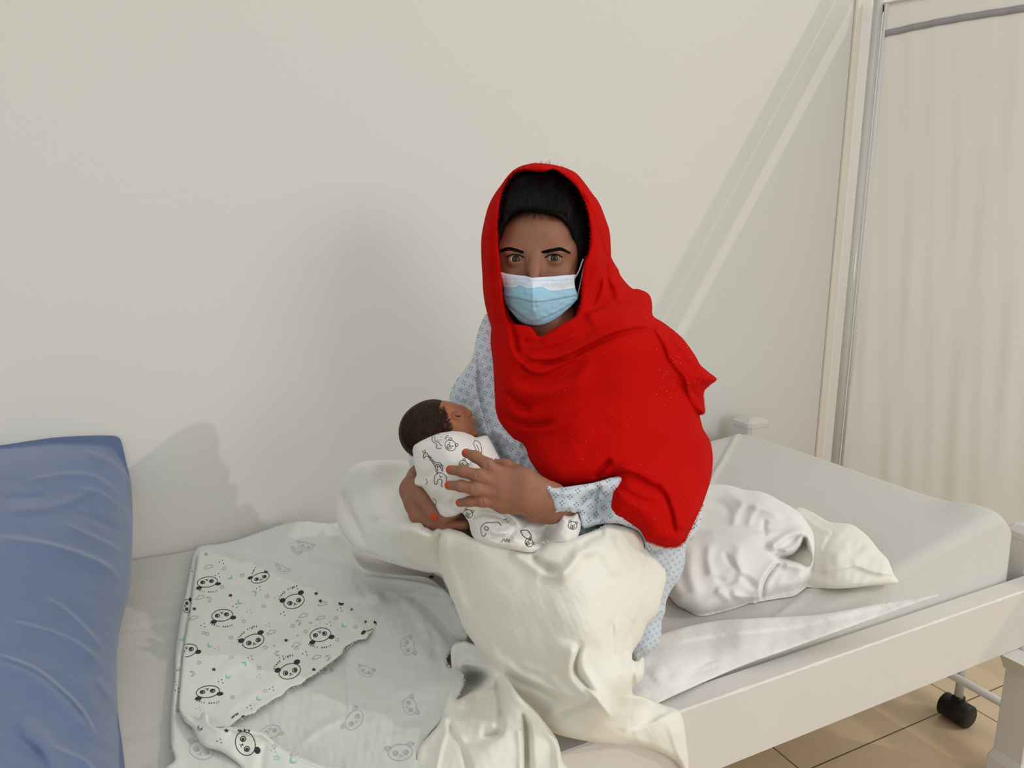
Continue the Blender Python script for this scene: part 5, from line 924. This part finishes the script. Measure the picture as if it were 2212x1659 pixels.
for cx in (1113, 1196.5):
    s_ = -1 if cx < 1150 else 1; sp_l = []
    for u in np.linspace(-.97, .97, 60):
        x = cx+u*18.2; y = 557.5-7.2*(1-abs(u)**2.)-.6; sp_l.append(([(x, y+.6), (x+u*.8, y-.6), (x+u*2.2+s_*.4, y-1.6)], 1.4))
    q = [(cx+u*18.4, 557.2-7.6*(1-abs(u)**2.)) for u in np.linspace(-1, 1, 20)]; sp_l.append((q, 1.8))
    q = [(cx+u*17, 558.0+7.2*(1-abs(u)**2.2)) for u in np.linspace(-.9, .9, 16)]; sp_l.append((q, .45))
    q = [(cx+u*18-s_*.5, 551.0-7.0*(1-abs(u)**2.)) for u in np.linspace(-.85, .9, 16)]; sp_l.append((q, .45))
    strands(sp_l, 'eyelashes', M_hair, person, lambda x, y: on_face(x, y, .0012))

# hair swept back under the scarf
hair = Relief([([(1066, 600), (1064, 500), (1070, 440), (1092, 404), (1114, 376), (1150, 366), (1200, 368), (1236, 386), (1262, 420), (1285, 470), (1290, 530), (1282, 590), (1272, 640), (1262, 650), (1255, 628), (1251, 605), (1251, 590), (1249, 575), (1246, 560), (1243, 545), (1240, 530), (1237, 515), (1232, 500), (1226, 488), (1217, 477), (1205, 468), (1192, 463), (1178, 459), (1160, 457), (1144, 455), (1130, 455), (1118, 459), (1107, 464), (1098, 472), (1091, 482), (1087, 496), (1084, 512), (1082, 528), (1080, 545), (1078, 570)], 12, .010)],
    [(1070, 500, 1.235), (1084, 440, 1.242), (1110, 400, 1.238), (1160, 385, 1.232), (1220, 395, 1.240), (1260, 450, 1.248), (1275, 540, 1.245), (1265, 620, 1.25), (1100, 468, 1.212), (1130, 450, 1.196), (1170, 448, 1.193), (1210, 465, 1.202), (1238, 520, 1.218), (1250, 590, 1.235), (1080, 530, 1.235)],
    folds=[], noise=[(.0003, 7, 95, .1, .15), (.0008, 22, 96, .1, .2)], bk=.06, step=2)
ho_ = hair.build('hair', M_hair, person); sp_l = []
for _ in range(700):
    u = r_.uniform(0, 1); k = crom([(1091, 482), (1107, 463), (1130, 455), (1160, 457), (1192, 463), (1217, 477), (1232, 500), (1241, 535), (1250, 585)], False, 8); p = k[int(u*(len(k)-1))]+r_.normal(size=2)*1.5
    tgt = np.array([1165+(p[0]-1165)*.75+r_.normal()*4, 372+abs(p[0]-1165)*.15]); 
    if p[0] > 1225: tgt = np.array([1262+r_.normal()*5, 420+r_.normal()*20])
    l = r_.uniform(.25, .9); q = p+(tgt-p)*l; m_ = (p+q)/2+np.array([(p[0]-1165)*.06, 0]); sp_l.append((crom([p+r_.normal(size=2)*.8, m_, q], False, 4), r_.uniform(.5, 1.0)))
for _ in range(60):   # short hairs falling on the forehead
    x = r_.uniform(1092, 1215); y = 458+abs(x-1150)*.15; a = (x-1150)*.01+r_.normal()*.3; l = r_.uniform(6, 17); sp_l.append(([(x, y-3), (x+math.sin(a)*l*.5, y+l*.5), (x+math.sin(a)*l+r_.normal()*2, y+l)], .32))
strands(sp_l, 'hair_strands', M_hair, ho_, lambda x, y: min(float(hair.D(np.array([x]), np.array([y]))[0])-.001, 9) if y < 455+abs(x-1150)*.12 or x > 1225 else on_face(x, y, .0008))

# face mask
mk = Relief([([(1080, 588), (1089, 590), (1098, 592), (1115, 594), (1133, 596), (1142, 598), (1150, 600), (1160, 599), (1175, 598), (1195, 597), (1214, 595), (1230, 594), (1243, 593), (1242, 601), (1241, 610), (1243, 622), (1246, 631), (1249, 639), (1248, 647), (1243, 652), (1237, 658), (1230, 665), (1221, 673), (1212, 681), (1202, 688), (1191, 695), (1179, 700), (1171, 702), (1163, 703), (1150, 703), (1141, 702), (1133, 700), (1124, 695), (1116, 688), (1110, 681), (1103, 673), (1097, 664), (1092, 655), (1089, 646), (1087, 635), (1087, 624), (1085, 612), (1082, 598)], 3, .003)],
    [(1081, 590, 1.207), (1086, 620, 1.212), (1090, 648, 1.210), (1110, 596, 1.192), (1133, 598, 1.178), (1151, 602, 1.163), (1172, 600, 1.175), (1205, 597, 1.184), (1225, 596, 1.193), (1242, 596, 1.208), (1246, 640, 1.214), (1152, 630, 1.152), (1154, 655, 1.158), (1156, 680, 1.170), (1156, 702, 1.188), (1115, 630, 1.178), (1195, 630, 1.180), (1115, 665, 1.190), (1200, 665, 1.192), (1105, 674, 1.203), (1222, 672, 1.208), (1130, 694, 1.194), (1185, 696, 1.196)],
    folds=[('s', [(1248, 637), (1225, 641), (1190, 648), (1170, 651), (1150, 652), (1130, 647), (1110, 642), (1086, 640)], 9, .0045, .03), ('s', [(1240, 652), (1215, 668), (1190, 680), (1165, 690), (1148, 694), (1130, 684), (1112, 668), (1094, 652)], 8, .0035, .05), ('v', [(1088, 641), (1130, 649), (1150, 654), (1190, 650), (1248, 639)], 1.6, .002, .03), ('r', [(1150, 602), (1151, 640), (1151, 690)], 3, .0022), ('v', [(1092, 656), (1115, 676), (1145, 694)], 1.6, .002, .1), ('v', [(1240, 654), (1200, 677), (1170, 690)], 1.6, .002, .1), ('s', [(1243, 619), (1215, 625), (1190, 626), (1172, 621), (1150, 624), (1130, 618), (1120, 621), (1087, 620)], 5, -.0012, .03)],
    noise=[(.0004, 14, 97)], th=.0012, step=1.6)
wl = crom([(1080, 620), (1102, 621), (1114, 621), (1121, 617), (1126, 617), (1134, 621), (1145, 623), (1160, 621), (1172, 620), (1183, 626), (1196, 628), (1215, 626), (1235, 623), (1250, 621)], False, 6)
mprint = []
top_ = crom([(1080, 588), (1098, 592), (1115, 594), (1133, 596), (1150, 600), (1175, 598), (1195, 597), (1214, 595), (1243, 593)], False, 6)
for i, x in enumerate(np.arange(1083, 1242, 2.0)):
    y0, y1 = [np.interp([x, x+2.0], top_[:, 0], top_[:, 1])+.6, np.interp([x, x+2.0], wl[:, 0], wl[:, 1])]; n = 14; q = []
    for k in range(n+1): t = k/n; q += [(x, y0[0]*(1-t)+y1[0]*t), (x+2.05, y0[1]*(1-t)+y1[1]*t)]
    mprint.append(('tri', 1, q, [(2*k, 2*k+1, 2*k+3, 2*k+2) for k in range(n)]))
for yy, x0, x1 in ((603, 1094, 1135), (606, 1140, 1238), (611, 1094, 1130), (614.5, 1094, 1130), (614, 1172, 1238), (617.5, 1172, 1230)):
    for x in np.arange(x0, x1, 3.2): yo = -(abs(x-1155)/95.)**2*3.5; mprint.append(('dot', 2, ell(x, yy+yo+(x-1150)*.0, .9, .55, 0, 6)))
mko = mk.build('face_mask', [M_maskb, M_maskw, M_maskl], person, prints=mprint, selmat=lambda x, y: np.where(y < np.interp(x, wl[:, 0], wl[:, 1])-2, 1, 0)); mko['label'] = 'light blue pleated surgical mask with white top band'
cv = crom([(1241, 601), (1247, 592), (1252, 582), (1256, 570), (1260, 560)], False, 5)
MB().tube(P(cv[:, 0], cv[:, 1], np.linspace(1.219, 1.228, len(cv))), .0013, 10).build('ear_loop', M_maskw, mko, True)
cv = crom([(1246, 645), (1251, 625), (1256, 600), (1262, 575)], False, 5)
MB().tube(P(cv[:, 0], cv[:, 1], np.linspace(1.224, 1.236, len(cv))), .0010, 10).build('ear_loop', M_maskw, mko, True)

# fingernails
def nail(tip, back, d, w, l, side_=(0, 0), name='fingernail', tilt=0.):
    t = px(*tip, d); b = px(*back, d); ax = t-b; ax[2] = 0; ax /= np.linalg.norm(ax); n = np.array([side_[0], side_[1], 1.]); n -= ax*(n@ax); n /= np.linalg.norm(n); c = np.cross(n, ax)
    v, f = sphere((0, 0, 0), (1, 1, 1), 20, 12); v = v[:, [0]]*ax*l+v[:, [1]]*c*w+v[:, [2]]*n*.0016; v = v+t
    mesh(name, cs2w(v), f, M_nail, person)
def surf(S, x, y):
    d = np.linspace(1.0, 1.3, 601); p = np.stack([(x-1106)/FPX*d, -(y-829.5)/FPX*d, -d], -1); i = np.round((p-S.lo)/S.h).astype(int)
    ok = ((i >= 0) & (i < S.n)).all(1); v = np.where(ok, S.f[tuple(np.clip(i, 0, S.n-1).T)], 1); k = np.argmax(v < 0); return d[k] if (v < 0).any() else None
for S, tip, back, w, l, sd in ((H1, (1005, 977), (1026, 986), .0040, .0044, (-.3, .25)), (H1, (970, 1013), (1000, 1018), .0042, .0046, (-.5, .1)), (H1, (967, 1047), (995, 1050), .0040, .0045, (-.5, .05)), (H1, (990, 1085), (1014, 1083), .0034, .0040, (-.4, .3)), (H2, (938, 1117), (930, 1101), .0050, .0068, (.25, -.4))):
    d = surf(S, *tip)
    if d: nail(tip, back, d+.0006, w, l, sd)
nail((1121, 1176), (1126, 1170), 1.045, .0055, .0065)

# ------------------------------------------------------------------ the baby
baby = empty('baby', (.47, 1.03, .80), 'newborn baby with dark hair wrapped in white animal print cloth, held in arms', 'baby')
dB = 1.235; mpx = dB/FPX
lo = px(850, 1010, dB); hi = px(1060, 850, dB); bh = SDF([lo[0], lo[1], -dB-.07], [hi[0], hi[1], -dB+.07], .001)
def be(x, y, z, rx, ry, rz, k=.006, mode='u', a=0.):
    R_ = np.array([[math.cos(a), -math.sin(a), 0], [math.sin(a), math.cos(a), 0], [0, 0, 1.]]); bh.ell(px(x, y, dB)+[0, 0, z*.001], np.array([rx*mpx, ry*mpx, rz*.001]), k, mode, R_)
be(922, 930, 0, 56, 60, 43, 0, 'u', -.5); be(961, 902, 0, 40, 35, 36, .02); be(985, 915, 2, 30, 34, 31, .016); be(1000, 930, 2, 24, 24, 25, .012)
be(1018, 937, 0, 15, 10, 12, .008); be(995, 922, 14, 20, 18, 15, .012)      # chin, cheek
bh.chain([px(998, 884, dB), px(1005, 890, dB), px(1012, 893.5, dB)], [.0050, .0044, .0050], .008); be(1013.5, 894.5, 0, 5.0, 4.8, 7, .004); be(1008, 899, 5, 5, 4, 4, .004)
be(1018, 909, 0, 8, 5, 8, .004); be(1022, 910.5, 0, 4.5, 3.6, 6, .003); be(1021, 919.5, 0, 4.5, 3.8, 6, .003); be(1026, 915.5, 0, 5, .8, 8, .0015, 's')
be(984, 884, 16, 16, 6, 8, .008, 'u', -.4); be(989, 897, 29, 10, 7, 6, .010, 's'); be(988, 898.5, 17.5, 10, 7, 8.5, .005); be(996, 903, 18, 6, 4, 5, .006)
be(940, 990, -5, 34, 50, 26, .02, 'u', .3)
V, F = bh.mesh(2); bb = mesh('body', cs2w(V), F, M_bskin, baby)
def bsurf(x, y, lift=.0006):
    d = np.linspace(1.15, 1.29, 400); p = np.stack([(x-1106)/FPX*d, -(y-829.5)/FPX*d, -d], -1); i = np.round((p-bh.lo)/bh.h).astype(int)
    ok = ((i >= 0) & (i < bh.n)).all(1); v = np.where(ok, bh.f[tuple(np.clip(i, 0, bh.n-1).T)], 1); k = np.argmax(v < 0); return (d[k] if (v < 0).any() else dB)-lift
sp_l = [(crom([(982, 896.5), (987, 898.5), (993, 898.5), (997, 896)], False, 4), 1.5), (crom([(986, 898.6), (990, 900.4), (995, 899)], False, 4), 1.3)]
strands(sp_l, 'eyelashes', M_bhair, baby, bsurf)
# hair cap
hc = SDF([lo[0]-.01, lo[1], -dB-.07], [hi[0], hi[1]+.01, -dB+.07], .0012)
def he(x, y, z, rx, ry, rz, k, a): 
    R_ = np.array([[math.cos(a), -math.sin(a), 0], [math.sin(a), math.cos(a), 0], [0, 0, 1.]]); hc.ell(px(x, y, dB)+[0, 0, z*.001], np.array([rx*mpx, ry*mpx, rz*.001]), k, 'u', R_)
he(921, 930, 0, 58.5, 62.5, 45.2, 0, -.5); he(945, 905, 0, 39, 38, 38.5, .02, 0)
def cut(p):
    x = p[..., 0]/(-p[..., 2])*FPX+1106; y = 829.5-p[..., 1]/(-p[..., 2])*FPX
    b = np.interp(y, [860, 868, 880, 895, 910, 922, 932, 945, 990], [962, 958, 950, 951, 957, 962, 955, 935, 930]); b = b+1.5*np.sin(y*.9)+1.2*np.sin(y*2.3+1)
    return (b-x)*mpx*.8
hc.op(cut, hc.lo, hc.lo+hc.h*(hc.n-1), .004, 's'); V, F = hc.mesh(2); bhr = mesh('hair', cs2w(V), F, M_bhair, baby)
def hsurf(x, y):
    d = np.linspace(1.15, 1.29, 400); p = np.stack([(x-1106)/FPX*d, -(y-829.5)/FPX*d, -d], -1); i = np.round((p-hc.lo)/hc.h).astype(int)
    ok = ((i >= 0) & (i < hc.n)).all(1); v = np.where(ok, hc.f[tuple(np.clip(i, 0, hc.n-1).T)], 1); k = np.argmax(v < 0); return (d[k]-.0012 if (v < 0).any() else bsurf(x, y, .001))
sp_l = []
for _ in range(1900):
    th_ = r_.uniform(0, 6.28); ra = r_.uniform(0, 1)**.5; p = np.array([923+57*ra*math.cos(th_), 928+60*ra*math.sin(th_)]); t = (955-p[0])/75.
    d_ = np.array([-.55+t*.35, .9]); d_ = d_/np.linalg.norm(d_)+r_.normal(size=2)*.12; l = r_.uniform(12, 34); q = [p, p+d_*l*.5+[-4, 0], p+d_*l+[4*(.5-t), 0]]
    if ((np.array(q)-[922, 930])**2/[56**2, 61**2]).sum(1).max() > .99 and q[-1][0] < 940: continue
    sp_l.append((crom(q, False, 3), r_.uniform(.5, 1.0)))
for _ in range(200):   # soft hairline and sideburn
    p = np.array([r_.uniform(944, 960), r_.uniform(872, 926)]); d_ = np.array([.25, 1])+r_.normal(size=2)*.15; l = r_.uniform(8, 22); sp_l.append(([p, p+d_*l*.5, p+d_*l+[2, 0]], .4))
strands(sp_l, 'hair_strands', mat('brown_hair_strands', srgb(56, 36, 27), .5, spec=.2), bhr, hsurf)
# swaddle
sw = Relief([([(889, 959), (895, 953), (903, 948), (920, 942), (936, 938), (950, 935), (965, 933), (977, 931), (989, 932), (999, 933), (1009, 936), (1019, 940), (1028, 945), (1040, 942), (1052, 941), (1058, 948), (1062, 956), (1067, 966), (1072, 976), (1083, 997), (1093, 1009), (1120, 1035), (1160, 1080), (1200, 1100), (1208, 1108), (1215, 1105), (1224, 1112), (1235, 1113), (1243, 1108), (1250, 1107), (1253, 1118), (1256, 1130), (1252, 1150), (1245, 1165), (1238, 1170), (1210, 1182), (1180, 1190), (1160, 1192), (1145, 1194), (1120, 1190), (1090, 1184), (1060, 1180), (1035, 1172), (1022, 1160), (1016, 1145), (1013, 1130), (1006, 1118), (998, 1108), (985, 1114), (972, 1118), (962, 1120), (952, 1118), (944, 1112), (937, 1100), (932, 1084), (924, 1068), (912, 1053), (903, 1050), (896, 1046), (896, 1035), (900, 1025), (896, 1008), (893, 986), (890, 972)], 16, .022)],
    [(893, 965, 1.19), (930, 945, 1.18), (980, 938, 1.165), (1010, 942, 1.175), (1045, 950, 1.17), (1075, 985, 1.155), (910, 1000, 1.165), (960, 990, 1.11), (1010, 990, 1.105), (900, 1040, 1.18), (950, 1040, 1.11), (1000, 1040, 1.088), (1050, 1040, 1.085), (940, 1090, 1.155), (980, 1090, 1.11), (1010, 1100, 1.085), (1060, 1100, 1.08), (1020, 1140, 1.085), (1080, 1150, 1.055), (1130, 1170, 1.045), (1100, 1110, 1.085), (1170, 1130, 1.105), (1180, 1165, 1.085), (1210, 1150, 1.06), (1220, 1115, 1.065), (1248, 1130, 1.075), (1150, 1090, 1.11)],
    folds=[('s', [(1023, 1004), (1000, 1009), (975, 1014), (950, 1020), (930, 1027), (912, 1036), (897, 1046)], 12, -.012, .06), ('v', [(1025, 1008), (975, 1018), (930, 1031), (900, 1048)], 3.5, .006, .08), ('r', [(925, 1060), (950, 1062), (968, 1075), (985, 1080)], 9, .007), ('v', [(935, 1070), (955, 1088), (975, 1096)], 7, .007), ('v', [(985, 1075), (975, 1095), (985, 1110)], 6, .006), ('r', [(995, 1105), (985, 1095), (990, 1080)], 5, .005),
           ('r', [(975, 1100), (998, 1090), (1015, 1088), (1045, 1092), (1080, 1102), (1110, 1120), (1128, 1145)], 8, .012, .1), ('s', [(1128, 1148), (1105, 1125), (1078, 1112), (1050, 1108), (1030, 1112), (1020, 1125)], 9, -.012, .08), ('v', [(1014, 1128), (1035, 1112), (1060, 1112), (1090, 1120), (1122, 1140)], 4, .008), ('v', [(1050, 1148), (1070, 1162), (1095, 1160), (1118, 1138)], 6, .008), ('r', [(1050, 1140), (1065, 1150), (1085, 1150), (1112, 1145)], 7, .006), ('r', [(1100, 1162), (1130, 1170), (1150, 1182)], 9, .008),
           ('s', [(1216, 1108), (1205, 1135), (1188, 1170)], 10, -.014, .1), ('v', [(1192, 1130), (1180, 1158), (1160, 1170), (1140, 1160)], 7, .014), ('s', [(1232, 1172), (1236, 1150), (1230, 1130), (1222, 1112)], 6, -.010, .08), ('r', [(1130, 1135), (1160, 1138), (1190, 1132)], 8, .005)],
    noise=[(.0008, 26, 101), (.0003, 12, 102)], bk=.055, step=2)
def sk(x, y, s, rot, strokes, m=1, w=1.2): 
    o = []
    for st in strokes:
        st, cl = (st[1:], True) if st[0] == 'c' else (st, False)
        o.append(('line', m, crom(loc2(st+([st[0]] if cl else []), x, y, rot, s, s), False, 4), w))
    return o
def bear(x, y, s, rot, w=1.1):
    o = [('line', 1, loc2(ell(0, 0, 10, 9), x, y, rot, s, s), w), ('line', 1, loc2(ell(0, 3.5, 4.5, 3.6, 0, 14), x, y, rot, s, s), w)]
    for ex in (-1, 1): o += [('line', 1, loc2(ell(ex*7.5, -8, 2.6, 2.6, 0, 12), x, y, rot, s, s), w), ('fill', 1, loc2(ell(ex*4, -2, 1.1, 1.2, 0, 8), x, y, rot, s, s))]
    return o+[('fill', 1, loc2([(-2, 1.5), (2, 1.5), (0, 4)], x, y, rot, s, s))]+sk(x, y, s, rot, [[(0, 4), (-2, 6), (-3.5, 5)], [(0, 4), (2, 6), (3.5, 5)]], w=.9)
def giraffe(x, y, s, rot):
    o = sk(x, y, s, rot, [[(-6, -30), (-9, -26), (-12, -20), (-10, -18), (-5, -21), (-1, -20), (3, -10), (6, 2), (8, 14)], [(-6, -30), (-2, -29), (1, -24), (6, -12), (11, 0), (22, 6), (24, 12)], [(8, 14), (6, 26), (9, 27), (12, 15), (19, 16), (20, 27), (23, 27), (24, 12)], [(-6, -30), (-8, -35)], [(-3, -30), (-2, -35)], [(24, 12), (28, 18)]], w=1.3)
    for a, b in ((3, -8), (6, -3), (9, 3), (13, 7), (10, 10), (17, 9), (20, 13), (14, 13), (5, -14), (2, -18)): o.append(('line', 1, loc2(ell(a, b, 1.6, 1.4, 0, 8), x, y, rot, s, s), .9))
    return o+[('fill', 1, loc2(ell(-5, -25, 1, 1, 0, 8), x, y, rot, s, s)), ('fill', 1, loc2(ell(-8, -36, 1.3, 1.3, 0, 8), x, y, rot, s, s)), ('fill', 1, loc2(ell(-2, -36, 1.3, 1.3, 0, 8), x, y, rot, s, s))]
sp2 = giraffe(930, 1001, .86, -.35)+bear(973, 962, 1.25, .75)+bear(1001, 1003, .95, .9)+bear(1011, 1110, 1.0, .35)+bear(1237, 1135, .95, .2)+bear(1143, 1172, .9, 1.0, 1.3)
sp2 += sk(948, 950, 1, 0, [[(-14, -8), (-15, 0), (-10, 6), (-4, 10), (-6, 16), (-1, 19), (6, 18)], [(-10, -7), (-8, 2), (0, 6), (4, 12), (8, 12)]])+sk(962, 948, 1, .6, [[(-2, -8), (3, -9)], [(-2, -4), (3, -5)], [(-2, 0), (3, -1)]])
sp2 += sk(1030, 966, 1, .6, [['c', (-12, -10), (-3, -12), (8, -6), (15, 4), (17, 12), (10, 12), (0, 4), (-10, -2)], [(-4, -4), (4, 0), (10, 6)], [(10, 8), (14, 3)]], w=1.0)
sp2 += sk(952, 1034, 1, .5, [[(-14, 0), (-10, -9), (0, -12), (10, -8), (14, 0), (26, 2)], [(-14, 0), (-12, 8), (-6, 16), (-2, 14), (-4, 4), (4, 2), (8, 12), (12, 14)], [(-6, -6), (-2, -2), (0, -6)]], w=1.3)
sp2 += sk(1064, 1146, 1, .2, [[(-22, 12), (-26, 0), (-20, -12), (-6, -16), (8, -20), (16, -14)], [(-22, 14), (-16, 16), (-12, 8)], [(-18, -6), (-10, -4), (-12, 2), (-18, 0), (-18, -6)]], w=1.3)+sk(1092, 1166, 1, .1, [[(-8, 6), (-4, -2), (0, 4), (3, -3), (5, 4), (8, -2), (9, 5)]], w=1.1)+sk(1136, 1155, 1, .9, [[(-14, 4), (-6, -8), (8, -8), (16, 0)], [(-14, 4), (0, 6), (16, 0)]], w=1.6)
sp2 += sk(1066, 995, 1, .3, [[(-10, 4), (-6, -4), (0, -1), (4, -6), (10, 0)]], w=1)+sk(1095, 1124, 1, .4, [[(-6, 2), (-2, -3), (2, 3), (6, -2)]], w=1.1)+sk(938, 1084, 1, 1.2, [[(-8, 0), (0, -4), (8, 0)]], w=1)+sk(936, 1047, 1, .4, [[(-20, -6), (-14, 0), (-16, 6)]], w=1)
for a in range(14): x, y = 955+r_.normal()*6, 950+r_.normal()*4; sp2.append(('fill', 1, ell(x, y, .7, .7, 0, 6)))
swo = sw.build('swaddle', [M_white, M_ink], baby, prints=sp2); swo['label'] = 'white swaddling cloth printed with line drawings of animals'
